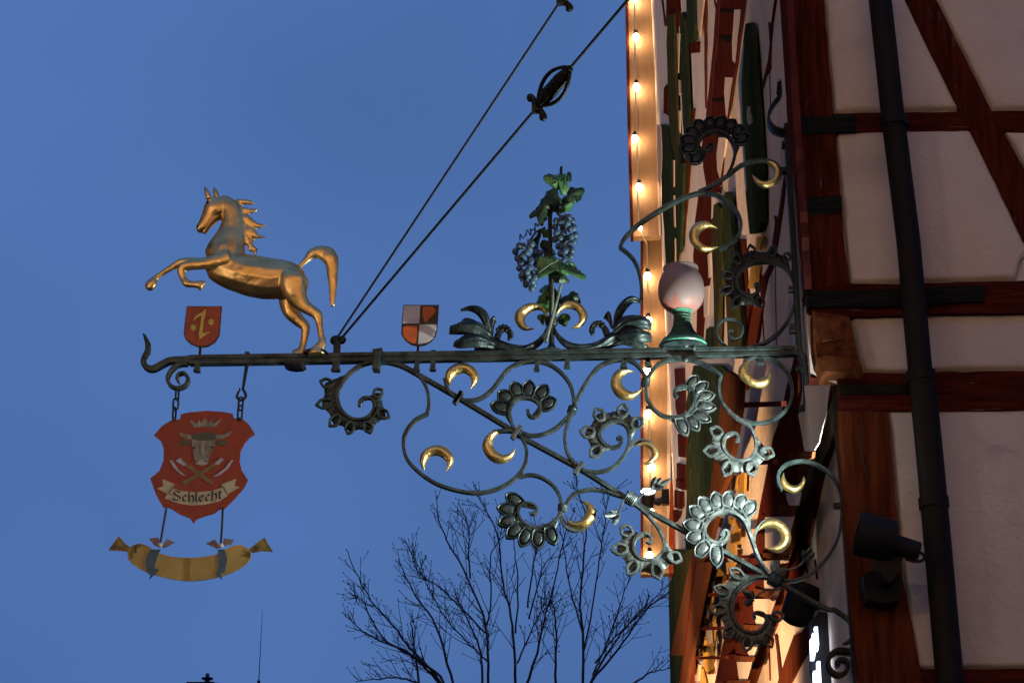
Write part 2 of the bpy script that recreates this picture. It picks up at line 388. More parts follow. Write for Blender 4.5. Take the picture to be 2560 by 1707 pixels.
# drying cracks in the lower post
cm = MB()
for c in ([(555, 1120), (562, 1180), (578, 1320), (582, 1330), (568, 1310), (556, 1180)], [(541, 1235), (556, 1330), (575, 1440), (602, 1568), (598, 1568), (570, 1470), (548, 1340)], [(655, 1075), (668, 1080), (682, 1400), (678, 1400), (664, 1090)]):
    plate(cm, px('L', c), .003, 0, GY - .0375)
for c in ([(700, 1000), (716, 1100), (752, 1350), (748, 1350), (710, 1100)],): plate(cm, px('M', c), .003, 0, GY - .0375)
tag(cm.build('crack', IRON_DK, house, smooth=False), kind='stuff')
# carved corner joist end
def corbel_gable():
    prof = [(238, 466), (480, 500), (500, 600), (522, 722), (572, 872), (305, 862), (262, 800), (246, 700)]
    mb = MB(); plate(mb, px('L', prof), .16, 0, GY - .10)
    o = mb.build('joist_end', CORBEL, house, smooth=False)
    b = MB(); plate(b, px('L', [(262, 500), (430, 520), (440, 640), (300, 660)]), .03, 0, GY - .115); b.build('carved_face', CORBEL, o, smooth=False)
    b = MB(); plate(b, px('L', [(276, 770), (330, 752), (450, 770), (545, 868), (318, 856)]), .03, 0, GY - .118); b.build('carved_lip', CORBEL, o, smooth=False)
corbel_gable()

# street front: plaster, leaning sheet from the corner to the far end
YE = on_facade((1676, 1100), FX).y           # where the row of fronts ends
def facade_pt(u, v):
    z = JZ + .02 + v * 18; Y = GY + u ** 1.5 * (YE - GY)
    return Vector((FX + KU * (z - JZ) + .004 * noise.noise((Y * .8, z * 1.1, 7)), Y, z))
wall_grid('street_wall', facade_pt, 120, 110, PLASTER_S, house)
def facade_low(u, v):
    z = .2 + v * (JZ + .03 - .2); Y = GY + u ** 1.5 * (YE - GY)
    return Vector((XL + .012 + KL * (z - JZ) + .004 * noise.noise((Y * .8, z * 1.1, 9)), Y, z))
wall_grid('street_wall', facade_low, 100, 40, PLASTER_S, house)
mesh('jetty_soffit', [(XU + .01, GY + .02, JZ + .015), (XL + .1, GY + .02, JZ + .015), (XL + .1, YE, JZ + .015), (XU + .01, YE, JZ + .015)], [(0, 1, 2, 3)], TIMBER, house, smooth=False)
def front(name, r, pts, m, proud, thick=None, low=False, jit=.9, parent=house, tilt=0):
    P = jitter(px(r, pts), jit, 30) if jit else px(r, pts)
    x0 = (XL + .012 if low else FX) - proud
    kz = dict(k=KL, z0=JZ) if low else {}
    f = [on_facade(p, x0, **kz) for p in P]; n = len(f); th = thick if thick else max(.006, proud + .004)
    b = [v + Vector((th, 0, 0)) for v in f]
    return mesh(name, f + b, [tuple(range(n)), tuple(range(2 * n - 1, n - 1, -1))] + [(i, i + n, (i + 1) % n + n, (i + 1) % n) for i in range(n)], m, parent, smooth=False)
# -- upper front, near corner outwards
front('post', 'K', [(22, -60), (64, -60), (112, 772), (120, 900), (150, 1300), (186, 1890), (172, 1890), (128, 1300), (75, 800)], TIMBER_V, .012, .03)
front('timber', 'X', [(1862, -20), (1874, -20), (1826, 330), (1806, 560), (1800, 905), (1744, 1000), (1700, 1180), (1664, 1568), (1640, 1568), (1702, 1090), (1772, 800), (1796, 570), (1778, 290), (1812, 330)], TIMBER_V, .008)
front('timber', 'H', [(1394, -10), (1380, -10), (1330, 330), (1300, 312), (1308, 372), (1262, 700), (1190, 832), (1222, 868), (1300, 690), (1352, 330)], TIMBER_V, .008)
front('timber', 'V', [(636, 322), (690, 330), (640, 410), (606, 560), (570, 752), (540, 840), (500, 500), (470, 480), (540, 500), (578, 610)], TIMBER_V, .008)
front('timber', 'V', [(222, -10), (330, -10), (338, 180), (350, 400), (365, 640), (420, 870), (350, 1405), (298, 1405), (262, 900), (240, 500)], TIMBER, .008)
front('timber', 'V', [(430, 868), (520, 880), (545, 900), (515, 1060), (460, 1405), (342, 1405), (380, 1180)], LITWOOD, .012)
front('timber', 'V', [(545, 900), (552, 905), (535, 1040), (510, 1250), (470, 1405), (458, 1405), (516, 1060)], TIMBER_V, .008)
for l in ([(716, 325), (722, 325), (736, 1400), (730, 1400)], [(546, 940), (552, 940), (578, 1400), (570, 1400)]): front('board_joint', 'V', l, TIMBER, .003, .004, jit=0)
front('board_joint', 'X', [(1790, 900), (1796, 900), (1812, 1500), (1806, 1500)], TIMBER, .003, .004, jit=0)
# joist band with red joist ends and plaster infill between them
front('joist_band', 'X', [(1112, -20), (1478, -20), (1462, 160), (1400, 560), (1372, 830), (1340, 1012), (1258, 1568), (1210, 1860), (1170, 2400), (1000, 2600), (930, 2200), (912, 1900), (960, 1568), (1000, 1200), (1060, 600), (1088, 160)], TIMBER, .008)
front('timber_edge', 'X', [(1112, -20), (1150, -20), (1120, 500), (1060, 1000), (1020, 1568), (960, 1568), (1000, 1200), (1060, 600), (1088, 160)], TIMBER_V, .012, .006)
front('timber_edge', 'X', [(1440, -20), (1478, -20), (1462, 160), (1400, 560), (1372, 830), (1340, 1012), (1258, 1568), (1240, 1568), (1318, 1015), (1348, 830), (1405, 300)], TIMBER_V, .012, .006)
for q in ([(1336, 130), (1430, 130), (1400, 520), (1345, 832), (1312, 795), (1305, 560)], [(1215, 1012), (1320, 1016), (1258, 1568), (1225, 1500), (1203, 1200)]): front('plaster_infill', 'X', q, PLASTER_S, .010)
for q in ([(762, 420), (880, 420), (870, 560), (782, 1090), (740, 960), (725, 690)],): front('plaster_infill', 'U', q, PLASTER_S, .010)
front('plaster_infill', 'Y', [(592, 772), (668, 750), (660, 860), (590, 1000)], PLASTER_S, .010)
for k, q in enumerate(([(1120, 470), (1300, 470), (1302, 560), (1200, 540)], [(1030, 1290), (1200, 1280), (1204, 1330), (1028, 1330)], [(1150, 120), (1335, 130), (1330, 175), (1150, 160)])): front('joist_end', 'X', q, DARKMAT, .010)
front('joist_band', 'Y', [(470, 760), (690, 700), (672, 760), (592, 860), (600, 1000), (592, 1220), (552, 1560), (440, 1568), (420, 1350), (440, 1000)], TIMBER, .008)
front('plaster_infill', 'H', [(780, 620), (800, 600), (806, 780), (790, 800)], PLASTER_S, .010)
front('plaster_infill', 'H', [(752, 870), (790, 860), (780, 1090), (752, 1110)], PLASTER_S, .010)
front('timber', 'H', [(700, 800), (800, 800), (790, 860), (752, 1120), (740, 1330), (690, 1330)], TIMBER, .008)
# -- shutters folded flat against the front
def shutter(r, pts, m=SHUT, proud=.04, thick=.025, low=False, edge=None, label=None):
    o = front('shutter', r, pts, m, proud, thick, low, .3)
    return o
shutter('X', [(1480, 325), (1492, 312), (1545, 298), (1572, 560), (1620, 1300), (1640, 1568), (1680, 2250), (1688, 2900), (1640, 3040), (1535, 3060), (1480, 2500), (1418, 1568), (1385, 1050), (1450, 560)])
front('shutter_edge', 'X', [(1386, 1050), (1450, 560), (1462, 560), (1425, 1050), (1440, 1568), (1500, 2500), (1480, 2500), (1418, 1568)], mat('pale shutter edge', (.10, .13, .14), .6), .042, .01, jit=0)
front('shutter_latch', 'X', [(1505, 1395), (1545, 1395), (1540, 1480), (1552, 1600), (1520, 1640), (1498, 1560)], OCHRE_DK, .05, .012)
front('tan_patch', 'Y', [(1012, 1165), (1078, 1162), (1040, 1290), (1000, 1300)], YWOOD, .03, .012)  # lit bottom of the shutter, its light painted as a tan patch
front('tan_patch', 'V', [(400, 320), (492, 318), (480, 520), (440, 640), (365, 630), (390, 450)], YWOOD, .03, .012)
shutter('X', [(465, 222), (480, 200), (545, 184), (560, 1000), (600, 1900), (640, 2300), (610, 2310), (520, 1900), (480, 1560), (450, 560)], SHUT_O)
shutter('X', [(632, 200), (660, 160), (686, 260), (740, 1568), (760, 2100), (700, 2100), (660, 1568), (622, 500)])
shutter('X', [(708, -20), (804, -20), (812, 330), (800, 540), (735, 560), (716, 300)])
shutter('Y', [(122, 118), (150, 130), (192, 142), (228, 470), (250, 900), (270, 1280), (240, 1500), (170, 1500), (150, 1100), (128, 850)])
shutter('Y', [(240, 500), (330, 480), (318, 900), (300, 1300), (262, 1330), (250, 900)])
shutter('Y', [(612, 870), (640, 850), (676, 900), (690, 1400), (690, 1640), (610, 1640), (592, 1200)], SHUT_O)
shutter('Y', [(700, 800), (725, 745), (755, 745), (770, 1000), (805, 1300), (800, 1640), (720, 1640), (690, 1200)])
shutter('H', [(820, 600), (880, 560), (870, 1000), (862, 1345), (836, 1345)], SHUT_O)
shutter('H', [(910, 600), (1000, 600), (1030, 900), (1056, 1345), (940, 1345)], SHUT_O)
shutter('H', [(770, 1200), (800, 1180), (812, 1340), (756, 1340)])
front('timber', 'Y', [(372, -30), (434, -30), (388, 540), (376, 700), (332, 1150), (298, 1160), (322, 560), (360, 200)], LITWOOD if False else TIMBER_WARM, .012)
front('timber', 'X', [(448, -20), (592, -20), (612, 345), (552, 352), (545, 190), (470, 210), (440, 340)], TIMBER, .025)
front('timber', 'X', [(740, 560), (886, 545), (880, 690), (740, 700)], TIMBER, .008)
front('gap_shade', 'X', [(560, 450), (600, 660), (626, 500), (640, 900), (620, 1568), (575, 1568)], DARKMAT, .004)  # this and the next: flat dark strips painting shade in the gaps
front('gap_shade', 'X', [(700, 570), (720, 570), (745, 1568), (716, 1568)], DARKMAT, .004)
front('timber', 'X', [(415, 1150), (470, 1090), (474, 1510), (410, 1480)], TIMBER, .008)
front('timber', 'X', [(940, -20), (962, -20), (968, 600), (955, 1420), (945, 500)], TIMBER_V, .012)
front('timber', 'X', [(380, 0), (396, 0), (440, 340), (425, 350)], TIMBER_V, .012)
for l in ([(468, 540), (476, 540), (470, 760), (462, 760)], [(1065, -10), (1078, -10), (1110, 160), (1096, 160)]): front('board_joint', 'X', l, TIMBER, .004, .005, jit=0)
front('window_casing', 'X', [(850, -20), (935, -20), (905, 250), (880, 480), (860, 400)], PALEW, .03, .012)
for q in ([(283, -10), (300, -10), (297, 200), (287, 160)], [(233, 450), (243, 450), (243, 700), (236, 700)], [(236, 780), (246, 780), (252, 1080), (242, 1060)], [(80, 120), (118, 140), (126, 420), (112, 700), (90, 640)], [(248, 1180), (254, 1180), (256, 1400), (249, 1400)]): front('plaster_slit', 'Y', q, PALEW, .052, .008, jit=.5)
for q in ([(590, 440), (620, 440), (610, 700), (602, 960)], [(606, 1050), (622, 1050), (632, 1220), (612, 1250)]): front('plaster_slit', 'X', q, PALEW, .052, .008, jit=.5)
# -- lower part of the front, below the bracket beam
front('sill_beam', 'I', [(1690, 108), (1660, 108), (1580, 420), (1540, 640), (1470, 830), (1420, 1090), (1360, 1400), (1330, 1568), (1300, 1900), (1560, 1900), (1590, 1568), (1640, 1000), (1690, 480)], TIMBER, .02, .03)
front('sill_beam', 'T', [(560, 130), (720, 30), (700, 300), (640, 480), (520, 850), (380, 1290), (330, 1600), (230, 1600), (330, 1120)], TIMBER, .02, .03)
front('timber', 'O', [(985, 915), (1060, 900), (1020, 1130), (985, 1350), (930, 1568), (870, 1568), (930, 1260)], LITWOOD, .015)
front('timber', 'O', [(1090, 330), (1180, 340), (1160, 410), (1080, 405)], LITWOOD, .015)
front('timber', 'Z', [(830, 100), (880, 180), (800, 560), (720, 1000), (640, 1568), (580, 1568), (690, 900), (780, 330)], LITWOOD, .015)
front('trough_rail', 'O', [(940, 205), (1085, 300), (1070, 620), (990, 1100), (960, 1330), (860, 1568), (800, 1900), (640, 2500), (480, 3300), (330, 3300), (560, 2200), (700, 1640), (760, 1500), (840, 900), (910, 300)], BROWN, .16, .03, jit=.4)
front('trough_rail', 'Z', [(680, 130), (820, 110), (730, 540), (630, 1120), (560, 1568), (475, 1568), (560, 1000), (640, 400)], BROWN, .165, .03, jit=.4)
front('trough_lip', 'Z', [(640, 140), (662, 136), (560, 1000), (488, 1568), (470, 1568), (545, 1000)], TIMBER, .172, .008, jit=.3)
for r, q in (('O', [(1050, 548), (1540, 534), (1540, 590), (1050, 606)]), ('O', [(1300, 1180), (1450, 1172), (1450, 1215), (1300, 1225)]), ('S', [(900, 1226), (1520, 1218), (1520, 1270), (900, 1282)]),
             ('T', [(80, 500), (600, 484), (600, 526), (80, 545)]), ('T', [(0, 915), (350, 905), (350, 945), (0, 955)]), ('T', [(0, 1275), (360, 1268), (360, 1300), (0, 1312)])):
    front('stay_bar', r, q, TIMBER, .12, .02, jit=0)
front('rail_bracket', 'Z', [(650, 900), (700, 905), (680, 1130), (720, 1140), (700, 1160), (640, 1130)], DARKMAT, .14, .02, jit=0)
# golden window casings and pale reveals seen edge on
for k, (r, q, m) in enumerate((
        ('O', [(1075, 1330), (1140, 1310), (1130, 1568), (1075, 1568)], YWOOD), ('O', [(1000, 1340), (1045, 1340), (1040, 1500), (990, 1500)], YWOOD),
        ('S', [(1060, 600), (1130, 640), (1110, 740), (1050, 700)], YWOOD), ('S', [(1160, 640), (1225, 790), (1230, 1040), (1150, 1050)], YWOOD), ('S', [(1090, 820), (1140, 820), (1160, 1240), (1090, 1210)], YWOOD),
        ('S', [(860, 650), (940, 610), (905, 770)], YWOOD), ('Z', [(900, 210), (960, 190), (1010, 280), (990, 430), (900, 400)], YWOOD), ('Z', [(1030, 120), (1140, 120), (1130, 140), (1040, 260)], YWOOD),
        ('Z', [(818, 356), (872, 352), (860, 640), (825, 640)], YWOOD), ('Z', [(835, 628), (885, 628), (888, 1100), (850, 1080)], YWOOD), ('Z', [(735, 840), (778, 836), (780, 1100), (720, 1240)], YWOOD),
        ('Z', [(755, 1050), (800, 1045), (805, 1420), (760, 1440)], YWOOD), ('Z', [(815, 1090), (886, 1088), (880, 1230), (815, 1240)], YWOOD), ('Z', [(715, 1360), (765, 1400), (800, 1568), (710, 1568)], YWOOD),
        ('Z', [(800, 1270), (866, 1270), (860, 1400), (805, 1420)], YWOOD), ('Z', [(770, 365), (815, 365), (800, 480), (772, 480)], PALEW), ('Z', [(795, 625), (828, 870), (785, 870)], PALEW),
        ('Z', [(785, 900), (840, 905), (850, 1080), (800, 1060)], PALEW), ('Z', [(672, 1290), (714, 1350), (700, 1540), (655, 1540)], PALEW), ('Z', [(655, 1145), (705, 1140), (690, 1240), (650, 1240)], PALEW))):
    front('window_casing', r, q, m, .03 + .003 * k, .014, jit=0)
# green louvred shutters at the foot
shutter('I', [(690, 560), (760, 190), (1000, 190), (1060, 250), (1000, 560), (960, 1000), (900, 1568), (870, 2000), (770, 2300), (690, 2300), (690, 1568), (720, 1000)], proud=.05)
lv = shutter('Z', [(400, -40), (640, -40), (610, 480), (540, 1060), (470, 1568), (430, 1800), (380, 1800), (362, 1568), (342, 380), (400, 280)], SHUT, .09, .03)
sl = MB()
for k in range(52):
    y = 20 + k * 34; xr = 640 - .115 * y - 30; xl = max(430, 380)
    if y > 1568: break
    q = [on_facade(p, FX - .098) for p in px('Z', [(xl, y + 70), (xl, y + 86), (xr, y - 40), (xr, y - 56)])]
    sl.add(q + [v + Vector((.006, 0, 0)) for v in q], [(0, 1, 2, 3), (7, 6, 5, 4), (0, 4, 5, 1), (1, 5, 6, 2), (2, 6, 7, 3), (3, 7, 4, 0)])
tag(sl.build('slats', SHUT_O, lv, smooth=False), kind='stuff')
front('shutter_rail', 'Z', [(400, 300), (428, 290), (440, 1568), (410, 1568)], SHUT, .10, .01, jit=0)
front('shutter_edge', 'I', [(695, 900), (725, 880), (750, 1568), (700, 1568)], SHUT_O, .055, .01)
# red joist ends at the far left of the front
for r, q in (('S', [(190, -30), (350, -30), (352, 100), (330, 160), (250, 140), (195, 110)]), ('S', [(170, 160), (300, 190), (310, 420), (260, 470), (165, 440)]), ('S', [(140, 480), (270, 500), (240, 600), (165, 690), (140, 640)]),
             ('I', [(620, 800), (690, 790), (690, 1010), (625, 1000)]), ('I', [(610, 1060), (690, 1080), (688, 1240), (610, 1210)])):
    front('joist_end', r, q, TIMBER, .02)
front('timber', 'R', [(1070, 1230), (1140, 1260), (1140, 1410), (1080, 1410)], LITWOOD, .015)
front('timber', 'I', [(590, 220), (680, 210), (690, 560), (640, 760), (600, 560)], TIMBER_V, .008)
# lower, set back front with its own joist row and braces
def lowf(name, r, pts, m, proud, thick=None, jit=.9): return front(name, r, pts, m, proud, thick, True, jit)
lowf('plate_beam', 'I', [(2040, 790), (1930, 1000), (1840, 1250), (1760, 1480), (1660, 1800), (1560, 2100), (1700, 2100), (1800, 1700), (1900, 1200), (1990, 900), (2045, 620), (2030, 600)], TIMBER, .015)
lowf('plate_beam', 'T', [(1215, -10), (1130, 220), (1010, 520), (900, 800), (760, 1200), (620, 1580), (500, 1900), (640, 1900), (720, 1580), (850, 1190), (1010, 760), (1120, 420)], TIMBER_WARM, .018)
lowf('brace', 'T', [(1200, 1010), (1290, 980), (1400, 800), (1420, 1100), (1300, 1310), (1100, 1700), (960, 1700), (1050, 1440)], TIMBER_WARM, .012)
lowf('timber', 'T', [(960, 1000), (990, 1030), (1040, 1440), (1060, 1600), (1020, 1600), (985, 1200)], TIMBER_V, .008)
for l in ([(1320, 100), (1338, 100), (1365, 260), (1345, 260)], [(1440, 90), (1462, 90), (1490, 330), (1470, 330)], [(884, 1150), (892, 1150), (908, 1568), (900, 1568)]): lowf('board_joint', 'T', l, TIMBER, .006, .008, 0)
# joist ends of the jetty with pale lit bays between
for k, (r, under, side, bay) in enumerate((
        ('I', [(1600, 962), (1822, 958), (1815, 1015), (1770, 1032), (1615, 1030)], [(1690, 480), (1730, 370), (1690, 640), (1745, 955), (1600, 962), (1590, 640)], [(1732, 368), (1980, 364), (1940, 640), (1880, 880), (1828, 960), (1742, 950), (1690, 640)]),
        ('S', [(1850, 410), (2150, 410), (2120, 560), (1900, 580), (1860, 520)], [(1800, 30), (1965, 60), (1990, 300), (2030, 410), (1850, 410), (1800, 200)], [(1975, 210), (2250, 180), (2200, 420), (2030, 410), (1990, 330)]),
        ('S', [(1580, 1180), (1930, 1195), (1900, 1290), (1680, 1280)], [(1590, 560), (1640, 560), (1640, 1100), (1590, 1180)], [(1640, 600), (2130, 590), (2060, 850), (1930, 1190), (1640, 1100)]),
        ('T', [(700, 440), (930, 480), (890, 560), (720, 530)], [(690, 40), (800, 20), (830, 440), (690, 380)], [(800, 110), (1030, 90), (1000, 260), (930, 480), (830, 440)]),
        ('T', [(560, 880), (810, 900), (790, 985), (660, 980), (580, 930)], [(560, 560), (690, 570), (700, 800), (740, 900), (560, 850)], [(690, 570), (900, 570), (860, 740), (810, 900), (730, 890)]),
        ('T', [(470, 1260), (700, 1280), (680, 1335), (490, 1330)], [(480, 1060), (560, 1080), (640, 1270), (480, 1230)], [(600, 1160), (740, 1160), (700, 1280), (640, 1270)]),
        ('T', [(380, 1560), (640, 1568), (600, 1680), (360, 1680)], [(380, 1260), (480, 1240), (520, 1568), (370, 1568)], [(490, 1340), (680, 1340), (620, 1568), (530, 1568)]))):
    front('plaster_bay', r, bay, PLASTER_S, .022, .003)
    front('joist_side', r, side, TIMBER, .025, .008)
    front('joist_end', r, under, CORBEL, .03, .012)
# wooden roof overhang of the gable, above the frame, and roof
rf = MB(); rf.box((5.2, (GY + YE) / 2, 9.6), (4.3, (YE - GY) / 2 + .5, .12)); rf.build('roof', ROOF, house, smooth=False)
bk = MB(); bk.add([(5.3, GY + .02, 0), (5.3, YE, 0), (5.3, YE, 9.5), (5.3, GY + .02, 9.5), (1.5, YE, 0), (1.5, YE, 9.5)], [(0, 1, 2, 3), (1, 4, 5, 2)])
bk.build('rear_wall', PLASTER, house, smooth=False)

# rain downpipe
pipe = thing('downpipe', 'dark brown round rain downpipe running down the pink gable wall', 'drainpipe', onY((2300, 1707), GY - .12))
pp = [onY(p, GY - .13) for p in (px('K', [(665, -140), (680, 0), (762, 750)]) + px('K', [(864, 1568)]) + px('L', [(944, 880)]))]
b = MB(); b.tube(pp, [.048] * len(pp), 20); b.build('pipe', PIPE, pipe)
pp = [onY(p, GY - .13) for p in (px('L', [(950, 870)]) + px('M', [(1085, 0), (1225, 1568), (1300, 2300)]))]
b = MB(); b.tube(pp, .0525, 20); b.build('pipe', PIPE, pipe)
for r, c in (('K', (770, 800)), ('L', (948, 890)), ('M', (1110, 300))):
    q0 = onY(px(r, [c])[0], GY - .13); b = MB(); b.tube([q0 + Vector((-.0006, 0, .02)), q0 + Vector((.0006, 0, -.02))], .058, 20); b.box(q0 + Vector((.0, .085, 0)), (.02, .045, .012)); b.build('pipe_collar', PIPE, pipe)

# ------------------------------------------------------------------ NEIGHBOUR HOUSE with the lit cladding edge
nb = thing('neighbour_house', 'far brown clad house flank with a jettied upper storey lit by hanging bulbs', 'house', (1.6, YE + .2, 0))
YL, YU = YE - .1, YE - .45
def clad(name, pts, Y, m, thick=.03):
    b = MB(); plate(b, pts, thick, 0, Y); return b.build(name, m, nb, smooth=False)
clad('cladding', [(1605, 590), (1671, 590), (1671, 1425), (1605.5, 1432)], YL, CLAD, .12)
clad('cladding', [(1566, -80), (1638, -80), (1640, 300), (1648, 588), (1580, 588), (1573, 300)], YU, CLAD, .12)
clad('edge_board', [(1601.5, 588), (1608, 588), (1608, 1434), (1602, 1434)], YL - .012, TIMBER_WARM, .12)
clad('edge_board', [(1562, -80), (1569, -80), (1576, 300), (1584, 592), (1577, 592), (1569, 300)], YU - .012, TIMBER, .14)
clad('bottom_board', [(1579, 586), (1649, 584), (1650, 590), (1580, 592)], YU - .008, CLAD, .12)
clad('bottom_board', [(1602, 1426), (1672, 1420), (1674, 1432), (1602, 1436)], YL - .02, CLAD, .14)
clad('corner_trim', [(1637, -80), (1642, -80), (1645, 300), (1652, 588), (1647, 588), (1640, 300)], YU - .02, CLAD_L, .1)
clad('corner_trim', [(1669, 592), (1677, 592), (1678, 900), (1676, 1200), (1670, 1426), (1667, 1426)], YL - .02, CLAD_L, .1)
clad('side_board', [(1673, 1200), (1686, 1200), (1686, 1432), (1672, 1432)], YL + .02, LITWOOD, .2)
v0 = onY((1640, 1432), YL); v1 = onY((1640, -80), YU)
bx_ = MB(); _r = onY((1690, 1000), YL).x; bx_.box((_r + 1.5, YL + 3.3, 11), (1.4, 3.0, 11)); bx_.build('house_body', PLASTER_S, nb, smooth=False)

# string of bulbs
sl_ = thing('string_lights', 'string of glowing warm bulbs hanging down the brown clad house edge', 'string lights', onY((1610, 1390), YL - .1))
rnd0 = random.Random(5)
up_b = [(1586, 0), (1587, 99), (1589, 224), (1592, 347), (1594, 470), (1597, 566)]
lo_b = [(1619, 687), (1621, 803), (1622, 923), (1622, 1040), (1626, 1162), (1627, 1272), (1623, 1383)]
wire = [onY(p, YU - .09) for p in [(1586, -60)] + up_b] + [onY((1610, 596), YU - .05)] + [onY(p, YL - .09) for p in [(1617, 610)] + lo_b]
b = MB(); b.tube(wire, .009, 6); b.build('wire', CLAD_L, sl_)
for (p, Y) in [(p, YU) for p in up_b] + [(p, YL) for p in lo_b]:
    c = onY(p, Y - .09) + Vector((rnd0.uniform(-.02, .02), 0, rnd0.uniform(-.03, .03))); r = .036 if p[1] not in (1272, 566) else .02
    b = MB(); b.sphere(c, r, 12, 8, (1, 1, 1.15)); o = b.build('bulb', BULBM, sl_)
    s = MB(); s.tube([c + Vector((0, .0, r * 1.0)), c + Vector((0, .0, r * 2.2))], [.024, .02], 8); s.build('socket', IRON_DK, o)

# ------------------------------------------------------------------ WROUGHT IRON BRACKET
br = thing('wrought_iron_bracket', 'ornate wrought iron wall bracket with leafy scrolls and gilded crescents across the sky', 'bracket', onY((2003, 900), YS))
# main double beam
bl, brr = (474, 901.5), (2003, 878)
def beamline(o): return [(bl[0] + (brr[0] - bl[0]) * i / 24, bl[1] + (brr[1] - bl[1]) * i / 24 + o) for i in range(25)]
b = MB(); flatbar(b, beamline(-6.2), 11, .042); flatbar(b, beamline(6.4), 10.5, .042, .004); flatbar(b, beamline(0), 5, .03); b.build('beam', IRON, br)
tl = px('A', [(58, 1236), (72, 1262), (93, 1320), (92, 1375), (66, 1425), (62, 1470), (95, 1508), (140, 1512), (200, 1482), (270, 1450), (350, 1447), (430, 1447)])
b = MB(); flatbar(b, spline(tl), [3, 8, 14, 15, 13, 14, 16, 17, 17, 17, 19, 21], [.01, .02, .03, .034, .036, .04]); b.build('tail_curl', IRON, br)
# diagonal brace
brace = px('C', [(725, 640), (820, 640), (960, 680), (1130, 772), (1500, 985), (1960, 1262)]) + px('E', [(1170, 190), (1650, 452), (1924, 622)]) + px('J', [(260, 300), (560, 470), (930, 668), (1220, 830), (1310, 880), (1600, 1042)]) + px('T', [(1700, 705), (1840, 800), (1893, 870), (1905, 980)])
b = MB(); flatbar(b, spline(brace, 5), 11.5, .034, .01); b.build('brace', IRON, br)
b = MB(); flatbar(b, spline(px('T', [(1908, 960), (1915, 1040), (1880, 1090), (1800, 1125)])), [14, 13, 11, 6], [.034, .034, .03, .012]); b.build('brace_foot', IRON_DK, br)
# wall bars
def bar(name, pts, t, d, m=IRON_DK, yo=.0): b = MB(); flatbar(b, spline(pts, 3), t, d, yo); return b.build(name, m, br)
bar('wall_bar', px('G', [(1400, 985), (1415, 1300), (1432, 1568)]) + px('H', [(1452, 500), (1475, 900), (1500, 1360)]) + px('L', [(185, 800), (200, 1086)]), 15, .05)
bar('wall_bar', px('L', [(385, 896), (392, 1200)]) + px('M', [(452, 0), (500, 700), (560, 1568), (575, 1800)]), 14, .05)
bar('cross_bar', px('L', [(190, 912), (300, 912), (400, 910)]), 17, .04)
bar('bar_leaf', px('L', [(208, 1070), (190, 1085), (168, 1100), (150, 1120)]), [6, 14, 18, 6], [.03, .02, .012])
tc_ = px('G', [(1352, 625), (1352, 700), (1345, 760), (1300, 820), (1262, 890), (1260, 960), (1295, 1015), (1350, 1040), (1395, 1045)])
b = MB(); flatbar(b, spline(tc_), [3, 8, 9, 7, 6, 5, 5, 5, 5], [.012, .02, .035, .05, .06, .075, .08, .08, .08]); tcb = b.build('top_curl', IRON_DK, br)
bd = MB()
for i in range(6): bd.sphere(onY(px('G', [(1336 - i * 1.5, 660 + i * 17)])[0], YS) - Vector((0, .01, 0)), .007, 8, 6)
tag(bd.build('beads', IRON_DK, tcb), kind='stuff')
SC = []                                     # every drawn scroll bar: (path, thickness, depth)
def scroll(pts, t=8, d=.03, m=IRON, yo=0, name='scroll'):
    b = MB(); P = spline(pts, 5); flatbar(b, P, t, d, yo); o = b.build(name, m, br); return o, P
def runout(P, roots, tips):
    def at(pt): return min(range(len(P)), key=lambda i: math.dist(P[i], pt))
    out = []
    for e, nx in ((0, 1), (-1, -2)):
        i, j = at(roots[e]), at(roots[nx]); st = -1 if j > i else 1; L = math.dist(roots[e], tips[e]) * .85; acc = 0
        while 0 <= i + st < len(P) and acc < L: acc += math.dist(P[i], P[i + st]); i += st
        q = P[i]; out.append((q, (q[0] + (tips[e][0] - roots[e][0]) * .06, q[1] + (tips[e][1] - roots[e][1]) * .06)))
    return [out[0][0]] + roots + [out[1][0]], [out[0][1]] + tips + [out[1][1]]
